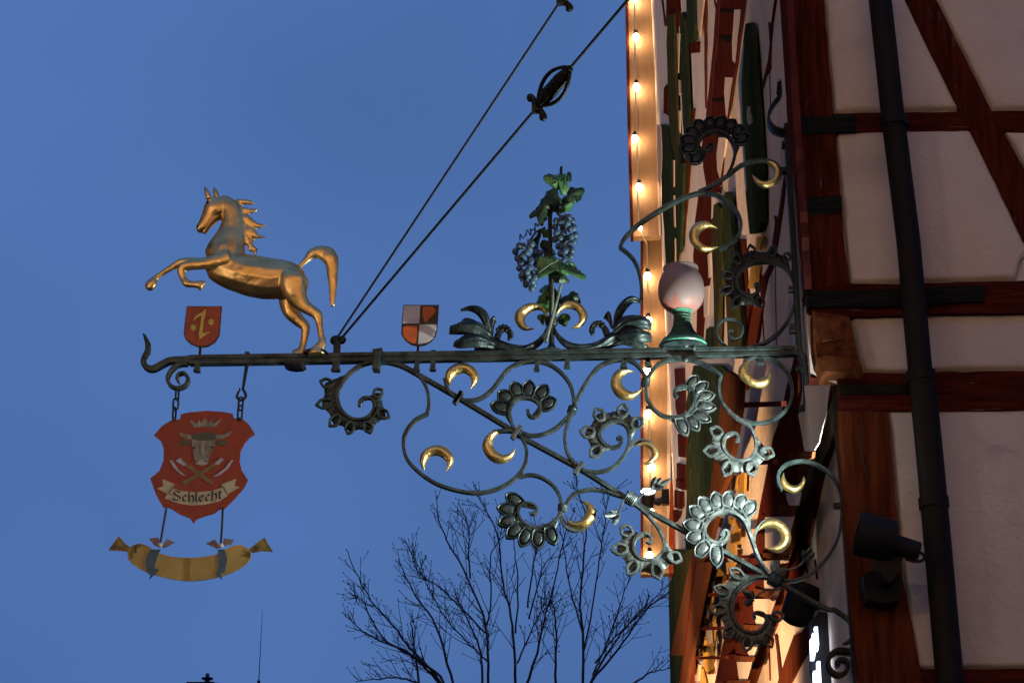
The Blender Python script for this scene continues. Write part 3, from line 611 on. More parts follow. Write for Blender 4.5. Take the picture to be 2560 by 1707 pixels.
def petals(ring, r, lst, w, m, lift=0, name='petal_rosette'):
    """embossed petals along a scroll: each (tip, root)"""
    o, P = ring
    roots = px(r, [q[1] for q in lst]); tips = px(r, [q[0] for q in lst]); s = REG[r][2]
    web = MB(); R0, T0 = runout(P, roots, tips); mid = [(a[0] * .8 + t[0] * .2, a[1] * .8 + t[1] * .2) for a, t in zip(R0, T0)]; wv = max(12, math.dist(roots[0], tips[0]) * .5); flatbar(web, spline(mid, 4), [3, wv * .9] + [wv] * (len(mid) - 4) + [wv * .9, 3], .006, -.002 + lift); ro = web.build(name, m, br)
    for (tx, ty), (rx, ry) in zip(tips, roots):
        ax, ay = tx - rx, ty - ry; L = math.hypot(ax, ay); ax /= L; ay /= L; nx, ny = -ay, ax; W = w * s / 2 * 1.08
        n = 11; out = []
        rx -= ax * L * .10; ry -= ay * L * .10; L *= 1.10
        def wid(u): return W * (max(0, sin(pi * min(1, u * .87 + .13)) ** .55) if u < .55 else (1 - ((u - .55) / .45) ** 1.9) ** .8)
        us = [i / (n - 1) for i in range(n)]
        prof = [(u, wid(u)) for u in us] + [(u, -wid(u)) for u in us[::-1][1:-1]]
        c = .52; rings = [(1.0, .004), (.96, -.008), (.86, -.013), (.76, -.011), (.70, -.003), (.66, -.002), (.60, -.009), (.50, -.012), (.25, -.0135), (.03, -.014)]
        V = []; F = []; N = len(prof)
        for k, (f, y) in enumerate(rings):
            for (u, wv) in prof:
                uu = c + (u - c) * f + (0 if f > .8 else .01); ww = wv * f
                q = onY((rx + ax * L * uu + nx * ww, ry + ay * L * uu + ny * ww), YS); V.append(q + Vector((0, y + lift, 0)))
        for k in range(len(rings) - 1):
            for i in range(N): F.append((k * N + i, k * N + (i + 1) % N, (k + 1) * N + (i + 1) % N, (k + 1) * N + i))
        F += [tuple(range(N))[::-1], tuple(range((len(rings) - 1) * N, len(rings) * N))]
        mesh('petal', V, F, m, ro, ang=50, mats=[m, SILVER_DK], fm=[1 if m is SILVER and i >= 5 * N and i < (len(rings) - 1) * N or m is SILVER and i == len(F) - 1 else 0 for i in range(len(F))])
    return ro
def pierced(ring, r, lst, w, m, lift=0):
    """leafy sheet hugging a scroll, with pointed open eyelets and fluting between them"""
    o, P = ring
    roots = px(r, [q[1] for q in lst]); tips = px(r, [q[0] for q in lst]); s = REG[r][2]
    # fluted web
    R0, T0 = runout(P, roots, tips); R = spline(R0, 14); T = spline(T0, 14); V = []; F = []; nu = 6
    for i, (a, t) in enumerate(zip(R, T)):
        ph = (i % 14) / 14; rr = .68 + .07 * cos(2 * pi * ph) - .03 * abs(sin(5 * pi * ph))
        for k in range(nu):
            f = -.10 + (rr + .10) * k / (nu - 1)
            y = .0035 * sin(i * 2 * pi / 3.5) * (k / (nu - 1)) * (.3 + .7 * sin(pi * ph)) - .008 * sin(pi * k / (nu - 1))
            V.append(onY((a[0] + (t[0] - a[0]) * f, a[1] + (t[1] - a[1]) * f), YS) + Vector((0, y + lift, 0)))
    n = len(R)
    for i in range(n - 1):
        for k in range(nu - 1): F.append((i * nu + k, i * nu + k + 1, (i + 1) * nu + k + 1, (i + 1) * nu + k))
    off = len(V); V += [v + Vector((0, .006, 0)) for v in V]; F += [tuple(j + off for j in f[::-1]) for f in F]
    for i in range(n - 1): F += [(i * nu + nu - 1, i * nu + nu - 1 + off, (i + 1) * nu + nu - 1 + off, (i + 1) * nu + nu - 1)]
    ro = mesh('leaf_rosette', V, F, m, br, ang=60)
    # solid leaf foot at both ends
    for e, (a, t) in ((0, (roots[0], tips[0])), (-1, (roots[-1], tips[-1]))): pass
    for (tx, ty), (rx, ry) in zip(tips, roots):
        ax, ay = tx - rx, ty - ry; L = math.hypot(ax, ay); ax /= L; ay /= L; nx, ny = -ay, ax; W = w * s / 2
        base = .26; loop = []; up = []
        for k in range(13):
            t = k / 12; up.append((base + (1 - base) * t, W * .86 * sin(pi * min(1, t * .86 + .06)) ** .75 * (1 if t < .7 else (1 - (t - .7) / .3 * .75))))
        for u, wv in up + [(u, -wv) for u, wv in up[::-1][1:-1]]: loop.append((rx + ax * L * u + nx * wv, ry + ay * L * u + ny * wv))
        b = MB(); flatbar(b, loop, W * .52, .020, -.010 + lift, closed=True, ch=.45); b.build('eyelet_leaf', m, ro, ang=50)
    return ro
def crescent(r, outer, inner, parent=br, m=GOLD, lift=-.004, bulge=.42):
    O = resample(spline(px(r, outer), 5), 26); I = resample(spline(px(r, inner[::-1]), 5), 26); V = []; F = []; K = 9
    for a, c in zip(O, I):
        wd = math.dist(a, c) * MPP
        for k in range(K):
            t = k / (K - 1); y = -bulge * wd * (sin(pi * t) ** .8) + lift - (.003 if 0 < k < K - 1 else 0)
            q = onY((a[0] + (c[0] - a[0]) * t, a[1] + (c[1] - a[1]) * t), YS); V.append(q + Vector((0, y, 0)))
    n = len(O)
    for i in range(n - 1):
        for k in range(K - 1): F.append((i * K + k, i * K + k + 1, (i + 1) * K + k + 1, (i + 1) * K + k))
    off = len(V)
    for a, c in zip(O, I):
        V.append(onY(a, YS) + Vector((0, lift + .008, 0))); V.append(onY(c, YS) + Vector((0, lift + .008, 0)))
    for i in range(n - 1):
        F += [(off + 2 * i, off + 2 * i + 1, off + 2 * i + 3, off + 2 * i + 2)[::-1], (i * K, (i + 1) * K, off + 2 * i + 2, off + 2 * i)[::1], (i * K + K - 1, off + 2 * i + 1, off + 2 * i + 3, (i + 1) * K + K - 1)]
    return mesh('crescent', V, F, m, parent, ang=48)

# -- scroll 1, far left, with its pierced leaf
s1 = scroll(px('C', [(720, 645), (640, 655), (540, 690), (430, 775), (350, 890), (325, 1000), (345, 1100), (420, 1180), (520, 1212), (610, 1195), (680, 1130), (697, 1060), (660, 1008), (600, 1000), (555, 1030), (540, 1080)]), [9, 9, 9, 8, 8, 8, 8, 7, 7, 7, 7, 6, 6, 8, 9, 7])
pierced(s1, 'C', [((160, 845), (335, 890)), ((122, 1078), (330, 1035)), ((252, 1282), (392, 1148)), ((430, 1358), (490, 1205)), ((658, 1348), (592, 1205)), ((838, 1195), (682, 1110)), ((768, 925), (662, 1012))], 95, IRON)
# -- scroll 2
s2 = scroll(px('C', [(1090, 755), (1150, 810), (1200, 900), (1222, 1000), (1222, 1080), (1205, 1150)]), 8)
s2b = scroll(px('E', [(322, -22), (260, 8), (200, 45), (135, 125), (102, 225), (130, 375), (240, 500), (400, 605), (600, 668), (780, 685), (960, 640), (1100, 550), (1180, 440), (1200, 320), (1172, 220), (1110, 150), (1010, 133), (900, 145)]), 8.5)
crescent('E', [(292, 490), (250, 420), (258, 340), (310, 285), (400, 257), (490, 285), (548, 360), (540, 430), (480, 494)], [(480, 494), (492, 435), (465, 385), (400, 350), (335, 368), (300, 420), (292, 490)])
crescent('E', [(1000, 128), (890, 140), (825, 195), (805, 280), (850, 370), (930, 420), (1010, 415), (1080, 360), (1102, 288)], [(1102, 288), (1050, 330), (990, 345), (930, 310), (900, 250), (920, 180), (1000, 128)])
# -- scroll 3: top left crescent and big ring
s3 = scroll(px('D', [(45, 890), (62, 960), (100, 1030), (180, 1085), (285, 1105), (400, 1080), (500, 1005), (580, 905), (650, 815), (740, 755), (850, 725), (960, 722), (1080, 755), (1190, 835), (1270, 940), (1305, 1050), (1308, 1150), (1285, 1215), (1240, 1275), (1140, 1370), (1020, 1432), (900, 1447), (800, 1420)]), 8.5)
crescent('D', [(105, 975), (55, 900), (60, 820), (125, 755), (210, 735), (310, 760), (375, 840), (370, 920), (300, 992)], [(300, 992), (310, 915), (280, 855), (220, 832), (150, 862), (112, 915), (105, 975)])
s3b = scroll(px('D', [(730, 1385), (690, 1290), (685, 1190), (725, 1115), (800, 1078), (890, 1085), (960, 1130), (985, 1195), (965, 1245), (915, 1270), (870, 1245), (860, 1195)]), [8, 8, 8, 8, 8, 8, 8, 7, 7, 7, 9, 8])
petals(s3b, 'D', [((485, 1140), (690, 1190)), ((560, 1010), (705, 1120)), ((700, 915), (790, 1075)), ((880, 895), (860, 1075)), ((1060, 945), (945, 1095)), ((1148, 1090), (985, 1165))], 138, IRON)
# -- scroll 4: upper middle
s4 = scroll(px('D', [(1300, 1200), (1330, 1120), (1390, 1000), (1470, 870), (1560, 770), (1680, 718), (1800, 702), (1900, 732), (1970, 800), (2012, 880), (2005, 950)]), 8.5)
crescent('D', [(1892, 820), (1800, 790), (1720, 815), (1675, 900), (1680, 980), (1730, 1060), (1820, 1102), (1910, 1078), (1970, 1020), (2000, 962)], [(2000, 962), (1940, 1005), (1880, 1020), (1810, 980), (1778, 910), (1810, 850), (1892, 820)])
# -- scroll 5: middle ring with leaf
s5 = scroll(px('Q', [(205, 330), (140, 470), (90, 640), (78, 800), (108, 960), (170, 1080), (270, 1190)]), 8)
s5b = scroll(px('Q', [(380, 1280), (480, 1300), (600, 1308), (740, 1285), (880, 1220), (1000, 1100), (1080, 970), (1125, 830), (1135, 700), (1110, 600), (1050, 525), (950, 485), (840, 495), (740, 545), (665, 630), (648, 720), (690, 815), (780, 890), (880, 908), (970, 868), (1005, 790), (985, 740), (930, 775)]), [8, 8, 8, 8, 8, 8, 8, 8, 9, 9, 9, 9, 9, 9, 9, 9, 9, 9, 8, 8, 7, 7, 9])
pierced(s5b, 'Q', [((1345, 445), (1115, 640)), ((1045, 212), (990, 490)), ((580, 288), (735, 540)), ((332, 655), (640, 690)), ((500, 1058), (720, 860))], 190, SILVER)
scroll(px('Q', [(1090, 970), (1150, 880), (1230, 812), (1330, 785), (1440, 805), (1540, 865)]), [6, 9, 11, 11, 8, 4], .02, SILVER, .004)
crescent('Q', [(1230, 885), (1330, 818), (1450, 815), (1550, 868), (1618, 980), (1590, 1090), (1500, 1170), (1430, 1188), (1356, 1165)], [(1356, 1165), (1450, 1110), (1500, 1025), (1480, 945), (1410, 885), (1330, 868), (1230, 885)])
# -- scroll 6: low left petal rosette
s6 = scroll(px('E', [(1130, 545), (1230, 525), (1330, 548), (1430, 615), (1490, 705), (1508, 790), (1500, 850), (1470, 910), (1410, 960), (1330, 990), (1240, 988), (1165, 940), (1125, 870), (1135, 812), (1190, 778), (1260, 788), (1292, 830), (1270, 872), (1235, 865)]), [8, 8, 8, 8, 8, 8, 8, 8, 8, 8, 8, 7, 7, 7, 7, 6, 6, 8, 7])
petals(s6, 'E', [((1005, 690), (1160, 795)), ((925, 815), (1125, 845)), ((935, 965), (1130, 905)), ((1012, 1095), (1160, 955)), ((1140, 1172), (1225, 1000)), ((1298, 1192), (1305, 1010)), ((1455, 1155), (1390, 985))], 118, IRON)
scroll(px('E', [(1510, 850), (1515, 920), (1565, 990), (1640, 1020), (1730, 1008)]), [8, 10, 12, 9, 3], .02, SILVER, .004)
crescent('E', [(1545, 898), (1580, 970), (1650, 1005), (1730, 995), (1795, 940), (1820, 860), (1790, 795), (1740, 762), (1685, 755)], [(1685, 755), (1725, 800), (1725, 860), (1690, 915), (1630, 940), (1580, 930), (1545, 898)])
scroll(px('E', [(1540, 800), (1600, 712), (1690, 668), (1800, 655), (1920, 672)]) + px('R', [(60, 245), (200, 270), (330, 318), (450, 352)]), 8)
# -- scroll 7: low middle leaf
s7 = scroll(px('R', [(600, 450), (700, 525), (800, 620), (890, 730), (965, 855), (1008, 970), (1008, 1070), (955, 1160), (860, 1220), (750, 1230), (655, 1190), (588, 1100), (578, 1000), (615, 910), (700, 862), (785, 872), (830, 930), (815, 985), (765, 965)]), [9, 9, 9, 8, 8, 8, 8, 8, 8, 8, 8, 8, 7, 7, 7, 7, 7, 9, 8], .03, SILVER)
pierced(s7, 'R', [((1252, 1240), (1000, 1140)), ((945, 1500), (850, 1225)), ((500, 1438), (665, 1200)), ((270, 1092), (575, 1080)), ((398, 778), (620, 920))], 165, SILVER)
# -- scroll 8: upper right ring pair
s8 = scroll(px('O', [(72, 310), (140, 190), (240, 112), (380, 78), (500, 76), (640, 112), (780, 182), (885, 262)]), [8, 8, 9, 12, 12, 10, 9, 8])
s8b = scroll(px('O', [(885, 262), (862, 350), (870, 470), (912, 575), (1000, 672), (1100, 745), (1180, 795), (1230, 870), (1262, 980), (1258, 1060), (1218, 1138), (1140, 1185), (1045, 1178), (955, 1118), (910, 1040), (910, 965), (950, 905), (1020, 888), (1062, 915), (1062, 975)]), [8, 8, 8, 8, 8, 8, 8, 8, 8, 8, 8, 8, 8, 8, 8, 8, 8, 8, 9, 12], .03, SILVER)
pierced(s8b, 'O', [((1455, 1128), (1265, 1060)), ((1235, 1352), (1180, 1170)), ((918, 1350), (1000, 1160)), ((690, 1092), (915, 1070)), ((765, 848), (935, 925))], 125, SILVER)
s8c = scroll(px('O', [(1130, 748), (1250, 778), (1400, 758), (1540, 682), (1632, 560), (1660, 420), (1632, 280), (1550, 160), (1440, 85), (1340, 60), (1230, 65), (1140, 105)]), 8)
crescent('O', [(1220, 75), (1130, 112), (1075, 180), (1080, 260), (1140, 330), (1220, 375), (1310, 392), (1390, 362), (1435, 290), (1435, 220), (1405, 172)], [(1405, 172), (1400, 238), (1350, 280), (1280, 287), (1210, 252), (1175, 190), (1182, 130), (1220, 75)])
s8d = scroll(px('O', [(66, 340), (62, 420), (82, 520), (150, 620), (240, 690), (340, 714), (430, 708), (520, 668), (578, 590), (597, 505), (568, 425), (510, 384), (440, 382), (388, 412), (376, 455), (405, 492)]), 8)
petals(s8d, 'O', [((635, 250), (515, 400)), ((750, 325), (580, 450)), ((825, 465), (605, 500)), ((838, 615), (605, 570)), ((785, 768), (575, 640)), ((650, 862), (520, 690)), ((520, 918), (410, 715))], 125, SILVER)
# -- scroll 9: crescents at the right
s9 = scroll(px('J', [(1312, 240), (1290, 190), (1290, 120), (1340, 62), (1430, 36), (1520, 46), (1620, 102), (1690, 190), (1722, 290), (1724, 420), (1702, 560), (1640, 680), (1540, 790), (1440, 848), (1370, 862), (1300, 850)]), [4, 8, 10, 9, 8, 8, 8, 7, 7, 7, 7, 8, 8, 8, 8, 8])
crescent('O', [(1565, 1308), (1525, 1400), (1545, 1470), (1620, 1520), (1700, 1532), (1770, 1480), (1802, 1400), (1780, 1352)], [(1780, 1352), (1750, 1420), (1690, 1455), (1620, 1432), (1582, 1380), (1565, 1308)])
# -- scroll 10: the large silver rosette
s10 = scroll(px('S', [(1730, 1545), (1600, 1380), (1520, 1220), (1460, 1050), (1400, 880), (1335, 725), (1250, 615), (1130, 545), (1000, 518), (860, 550), (745, 635), (675, 750), (670, 880), (745, 985), (850, 1035), (965, 1015), (1035, 940), (1045, 870), (1000, 830), (955, 870), (930, 930)]), [8, 8, 8, 9, 9, 9, 9, 9, 9, 9, 9, 9, 9, 9, 9, 8, 7, 7, 7, 8, 10], .045, SILVER)
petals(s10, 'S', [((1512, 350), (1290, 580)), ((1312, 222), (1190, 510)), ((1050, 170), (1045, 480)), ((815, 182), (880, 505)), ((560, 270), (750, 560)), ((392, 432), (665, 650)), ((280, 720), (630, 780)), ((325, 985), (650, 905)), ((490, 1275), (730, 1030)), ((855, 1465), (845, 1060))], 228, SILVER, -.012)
scroll(px('S', [(1470, 1010), (1485, 890), (1540, 770), (1630, 680), (1740, 640)]), [7, 7, 7, 7, 3], .024, SILVER, .004)
crescent('S', [(1540, 825), (1600, 705), (1720, 632), (1850, 640), (1980, 720), (2060, 850), (2078, 980), (2030, 1090), (1930, 1170), (1800, 1178), (1655, 1108)], [(1655, 1108), (1780, 1090), (1870, 1020), (1895, 930), (1860, 840), (1780, 785), (1690, 770), (1600, 790), (1540, 825)])
# -- scroll 11: lowest leaf
s11 = scroll(px('T', [(890, 318), (800, 305), (700, 322), (580, 388), (492, 485), (442, 600), (432, 720), (472, 840), (550, 938), (650, 988), (755, 978), (835, 918), (865, 840), (835, 765), (770, 740), (710, 755), (718, 815)]), [9, 9, 9, 9, 9, 9, 9, 9, 8, 8, 8, 7, 7, 7, 7, 8, 8], .034, IRON)
pierced(s11, 'T', [((408, 210), (640, 370)), ((215, 440), (475, 520)), ((178, 728), (440, 690)), ((340, 1048), (500, 890)), ((615, 1215), (650, 980)), ((928, 1165), (800, 945)), ((1068, 780), (862, 810))], 130, SILVER)
# -- upper right: hooked bar, crescents, dark rosette
s12 = scroll(px('H', [(258, 990), (262, 870), (240, 745), (190, 645), (92, 560)]), 8)
s12b = scroll(px('H', [(92, 560), (130, 490), (220, 400), (330, 320), (480, 230), (620, 165), (720, 138)]) + px('Y', [(600, 768), (720, 822), (820, 922), (868, 1040), (845, 1150), (770, 1240), (670, 1280)]), [6, 9, 10, 10, 10, 9, 9, 8, 8, 8, 8, 8, 9, 9])
crescent('Y', [(655, 1262), (560, 1305), (470, 1290), (400, 1222), (383, 1130), (430, 1050), (520, 1018), (600, 1045), (648, 1090)], [(648, 1090), (560, 1082), (500, 1112), (475, 1170), (502, 1228), (560, 1258), (655, 1262)])
s13 = scroll(px('Y', [(470, 748), (600, 690), (750, 592), (870, 502), (1000, 466), (1090, 458), (1180, 482), (1240, 540)]), [6, 8, 8, 8, 8, 8, 7, 4])
crescent('Y', [(1075, 460), (1160, 462), (1225, 500), (1255, 565), (1230, 645), (1170, 695), (1090, 712), (1010, 672), (972, 588)], [(972, 588), (1030, 632), (1090, 652), (1150, 625), (1172, 565), (1150, 510), (1075, 460)])
s14 = scroll(px('Y', [(735, 600), (785, 500), (812, 385), (790, 292), (740, 225), (660, 188), (580, 190), (505, 235), (470, 300), (488, 348), (540, 362), (595, 342), (600, 308), (572, 300)]), [5, 7, 8, 8, 8, 8, 8, 8, 8, 7, 7, 6, 6, 6], .035, IRON_DK)
petals(s14, 'Y', [((955, 222), (815, 275)), ((905, 138), (785, 215)), ((822, 72), (735, 178)), ((705, 38), (660, 160)), ((575, 38), (585, 165)), ((437, 72), (520, 195)), ((345, 150), (480, 235)), ((290, 245), (462, 285)), ((295, 352), (465, 335)), ((395, 492), (510, 370))], 118, IRON_DK)
# -- dark leaf ring above the beam
s15 = scroll(px('V', [(420, 1400), (540, 1365), (660, 1300), (790, 1190), (890, 1050), (965, 870), (988, 720), (970, 570), (915, 435), (820, 342), (700, 295), (560, 288), (410, 310), (290, 390), (220, 490), (215, 600), (275, 685), (380, 735), (465, 712), (505, 650), (495, 590), (455, 600)]), [7, 8, 8, 8, 8, 8, 8, 8, 8, 8, 8, 8, 8, 8, 8, 8, 8, 8, 8, 8, 10, 10], .034, IRON_DK)
pierced(s15, 'V', [((890, 180), (830, 340)), ((700, 82), (660, 290)), ((385, 78), (455, 300)), ((150, 160), (290, 380)), ((15, 445), (220, 505)), ((5, 695), (222, 620)), ((165, 895), (300, 700)), ((565, 890), (460, 715))], 108, IRON_DK)
scroll(px('H', [(935, 1345), (885, 1300), (852, 1230), (868, 1162), (920, 1126), (988, 1126), (1042, 1165), (1058, 1218), (1030, 1268), (982, 1280), (948, 1248), (955, 1218), (985, 1215)]), 5, .026)
# -- collars, coil wraps, clamps, bolts
def coil(name, r, a, b_, rad, n, m=SILVER, wire=.010):
    p, q = px(r, [a])[0], px(r, [b_])[0]; A = onY(p, YS); B = onY(q, YS); ax = (B - A).normalized(); u = Vector((0, 1, 0)); w = ax.cross(u); pts = []
    for i in range(n * 12 + 1):
        t = i / (n * 12); ang = 2 * pi * i / 12; c = A + (B - A) * t
        pts.append(c + w * (rad * cos(ang)) + u * (rad * 1.0 * sin(ang)))
    b = MB(); b.tube(pts, wire, 6); return b.build(name, m, br)
coil('wire_wrap', 'R', (475, 335), (600, 405), .021, 6, wire=.0075)
coil('wire_wrap', 'T', (915, 300), (1030, 365), .024, 6, IRON, wire=.0085)
coil('wire_wrap', 'D', (2020, 885), (2010, 955), .013, 5, IRON, wire=.006)
coil('wire_wrap', 'D', (1305, 1165), (1285, 1225), .014, 5, IRON, wire=.006)
coil('wire_wrap', 'E', (1522, 788), (1516, 845), .014, 5, wire=.006)
coil('wire_wrap', 'VB', (620, 1015), (620, 1110), .020, 6, IRON_DK, wire=.006)
def block(name, r, a, b_, t, d, m=IRON, yo=0):
    b = MB(); flatbar(b, [px(r, [a])[0], px(r, [b_])[0]], t, d, yo, ch=.15); return b.build(name, m, br)
block('clamp', 'C', (722, 532), (728, 566), 25, .05); block('clamp', 'C', (724, 566), (710, 740), 18, .06, yo=-.01)
for r, a, b_, t in (('A', (875, 1384), (872, 1412), 11), ('A', (485, 1470), (478, 1526), 13), ('C', (1270, 540), (1270, 572), 12), ('C', (1266, 640), (1262, 718), 12), ('C', (1108, 650), (1104, 718), 12),
                    ('D', (952, 715), (948, 800), 11), ('D', (1248, 700), (1245, 772), 12), ('D', (1802, 695), (1800, 772), 13), ('D', (2042, 680), (2040, 758), 13), ('O', (1312, 45), (1312, 120), 14),
                    ('A', (1570, 1440), (1566, 1520), 18), ('O', (90, 70), (84, 130), 12)):
    block('bolt', r, a, b_, t, .03)
    p = px(r, [b_])[0]; b = MB(); flatbar(b, [(p[0], p[1] - 2), (p[0], p[1] + 3)], t * 1.3, .036, 0, ch=.3); b.build('bolt_head', IRON, br)
for r, a, b_ in (('C', (1548, 940), (1474, 1056)), ('D', (212, 1022), (140, 1134)), ('E', (1150, 92), (1070, 202)), ('E', (1695, 412), (1630, 520))):
    block('cross_clamp', r, a, b_, 11, .034, SILVER)
for r, a, b_, t in (('G', (1330, 1342), (1410, 1340), 12), ('V', (890, 650), (980, 648), 12), ('V', (905, 1160), (1000, 1160), 20), ('J', (1668, 346), (1720, 344), 12), ('G', (1362, 1140), (1420, 1140), 13)):
    block('wall_bolt', r, a, b_, t, .04, IRON_DK)
b = MB(); c0 = onY(px('L', [(148, 860)])[0], YS) - Vector((0, .03, 0)); b.sphere(c0, .016, 10, 8); b.build('rivet', IRON, br)
# horse stand plates under the beam and half disc mount of the goblet
for r, pts in (('A', [(1325, 1412), (1345, 1390), (1400, 1376), (1450, 1380), (1500, 1398), (1515, 1412)]), ('A', [(1160, 1483), (1325, 1483), (1300, 1500), (1245, 1506), (1190, 1498)])):
    b = MB(); plate(b, px(r, pts), .10, -.05); b.build('mount_plate', IRON_DK, br, smooth=False)
b = MB(); plate(b, px('H', [(428, 1372), (445, 1345), (500, 1315), (580, 1302), (670, 1312), (740, 1335), (790, 1368)]), .012, -.034); gp = b.build('mount_plate', IRON, br, smooth=False)
b = MB(); plate(b, px('H', [(500, 1430), (700, 1428), (660, 1462), (600, 1476), (540, 1462)]), .012, -.034); b.build('mount_plate', IRON, br, smooth=False)
for q in ((608, 1348), (672, 1366), (606, 1462)):
    b = MB(); b.sphere(onY(px('H', [q])[0], YS) - Vector((0, .036, 0)), .011, 10, 6, (1, .5, 1)); b.build('rivet', SILVER, br)
# hanging curl for the sign
b = MB(); flatbar(b, spline(px('B', [(600, 25), (545, 32), (500, 62), (470, 115), (485, 165), (535, 186), (588, 165), (602, 122), (575, 88), (540, 97), (530, 128), (545, 150)])), [12, 11, 10, 9, 9, 9, 9, 9, 8, 7, 6, 4], .034); b.build('hanging_curl', IRON, br)
# small flower sprigs wired to the brace
def petal_sheet(mb, r, a, t, w, curl=.03, yo=-.02):
    a, t = px(r, [a])[0], px(r, [t])[0]; ax, ay = t[0] - a[0], t[1] - a[1]; L = math.hypot(ax, ay); nx, ny = -ay / L, ax / L; W = w * REG[r][2] / 2; V = []; F = []
    for i in range(7):
        u = i / 6; ww = W * (sin(pi * (u * .75 + .08)) ** .8) * (1 if i < 6 else .7)
        for k in range(5):
            v = (k - 2) / 2; V.append(onY((a[0] + ax * u + nx * ww * v, a[1] + ay * u + ny * ww * v), YS) + Vector((0, yo - curl * u * u + .012 * v * v, 0)))
    for i in range(6):
        for k in range(4): F.append((i * 5 + k, i * 5 + k + 1, (i + 1) * 5 + k + 1, (i + 1) * 5 + k))
    n = len(V); mb.add(V + [v + Vector((0, .004, 0)) for v in V], F + [tuple(i + n for i in f[::-1]) for f in F])
for r, stem, pet in (('R', [(600, 440), (650, 385), (720, 310), (800, 270), (850, 240)], [((830, 250), (890, 110), 90), ((840, 250), (960, 125), 80), ((850, 245), (1085, 140), 70), ((840, 240), (1000, 240), 60)]),
                     ('R', [(450, 370), (425, 450), (390, 540), (370, 620)], [((370, 590), (180, 645), 110), ((370, 600), (300, 765), 80), ((370, 560), (270, 580), 70), ((365, 610), (365, 690), 70)]),
                     ('T', [(1060, 215), (1150, 220), (1240, 190), (1300, 140), (1325, 80)], [((1330, 90), (1300, 10), 70), ((1330, 90), (1440, 40), 80), ((1340, 90), (1370, 110), 60), ((1330, 60), (1400, -20), 60)]),
                     ('T', [(1030, 440), (960, 470), (860, 465), (790, 510), (710, 560)], [((710, 560), (570, 490), 80), ((700, 570), (590, 670), 90), ((690, 570), (690, 630), 50), ((710, 555), (640, 520), 60)])):
    b = MB(); b.tube([onY(p, YS) - Vector((0, .015, 0)) for p in spline(px(r, stem), 4)], .0042, 6)
    fo = b.build('flower_sprig', SILVER, br)
    for a, t, w in pet: p_ = MB(); petal_sheet(p_, r, a, t, w); p_.build('flower_petal', SILVER, fo, ang=60)
# leaf tabs at the low wrap
for q in ([(905, 240), (898, 185), (935, 115), (965, 190), (945, 255)], [(950, 260), (968, 190), (1110, 232), (1085, 310), (1040, 310)], [(1030, 440), (1045, 400), (1105, 450), (1060, 495)]):
    b = MB(); plate(b, px('T', q), .006, -.03); b.build('leaf_tab', IRON_DK, br, smooth=False)
# lily ornaments on top of the beam
def leafsheet(name, r, st, yo=0, bend=.02, cup=.5, m=IRON, parent=br, n=9):
    """forged leaf: stations (x, y, half width)"""
    ox, oy, s = REG[r]; P = spline([(ox + a * s, oy + b_ * s, w * s) for a, b_, w in st], 5); nr = normals2(P); V = []; F = []; N = len(P)
    for i, p in enumerate(P):
        t = i / (N - 1)
        for k in range(n):
            v = 2 * k / (n - 1) - 1
            y = yo - bend * sin(pi * t) + cup * p[2] * MPP * (v * v - .5) + .0035 * sin(v * 9 + i * .4) * min(1, p[2] / 8)
            V.append(onY((p[0] + nr[i][0] * p[2] * v, p[1] + nr[i][1] * p[2] * v), YS) + Vector((0, y, 0)))
    for i in range(N - 1):
        for k in range(n - 1): F.append((i * n + k, i * n + k + 1, (i + 1) * n + k + 1, (i + 1) * n + k))
    off = len(V); V += [v + Vector((0, .006, 0)) for v in V]; F += [tuple(j + off for j in f[::-1]) for f in F]
    for i in range(N - 1): F += [(i * n, (i + 1) * n, (i + 1) * n + off, i * n + off), (i * n + n - 1, i * n + n - 1 + off, (i + 1) * n + n - 1 + off, (i + 1) * n + n - 1)]
    F += [tuple(list(range(n)) + list(range(off + n - 1, off - 1, -1)))[::-1], tuple(list(range((N - 1) * n, N * n)) + list(range(off + N * n - 1, off + (N - 1) * n - 1, -1)))]
    return mesh(name, V, F, m, parent, ang=55)
def lily(r, body, sheets, stamen, beads, pistil):
    root = leafsheet('lily_ornament', r, body, -.005, .012, .9)
    for st, yo, be, cu in sheets: leafsheet('lily_leaf', r, st, yo, be, cu, IRON, root)
    b = MB(); b.tube([onY(p, YS) - Vector((0, .01, 0)) for p in spline(px(r, stamen), 4)], [.014] * 4 + [.012] * (4 * (len(stamen) - 1) - 3), 8); sm = b.build('stamen', IRON_DK, root)
    for q in beads: b = MB(); b.sphere(onY(px(r, [q])[0], YS) - Vector((0, .016, 0)), .0085, 9, 7); b.build('bead', IRON_DK, root)
    leafsheet('pistil', r, pistil, -.012, .004, 1.2, SILVER, root)
lily('D', [(1048, 385, 10), (1025, 465, 22), (950, 550, 34), (830, 600, 36), (690, 595, 42), (560, 560, 60), (440, 520, 82), (340, 510, 92)],
     [([(470, 450, 30), (455, 350, 42), (400, 265, 44), (310, 228, 30), (205, 234, 8)], -.02, .03, .8), ([(420, 440, 24), (370, 370, 28), (300, 330, 36), (240, 320, 34), (260, 378, 14)], .02, .02, .7),
      ([(490, 510, 40), (380, 455, 74), (260, 440, 68), (170, 446, 54), (98, 440, 40)], -.035, .04, .7),
      ([(540, 590, 26), (420, 564, 58), (300, 566, 66), (200, 580, 52), (140, 560, 30)], -.025, .05, .8)],
     [(560, 500), (580, 450), (630, 412), (680, 440), (692, 492)], [(565, 420), (590, 395), (622, 385), (652, 392), (676, 412), (694, 440), (704, 468), (700, 495), (680, 512), (610, 420), (650, 425)], [(505, 500, 14), (510, 400, 20), (520, 320, 28), (545, 305, 30)])
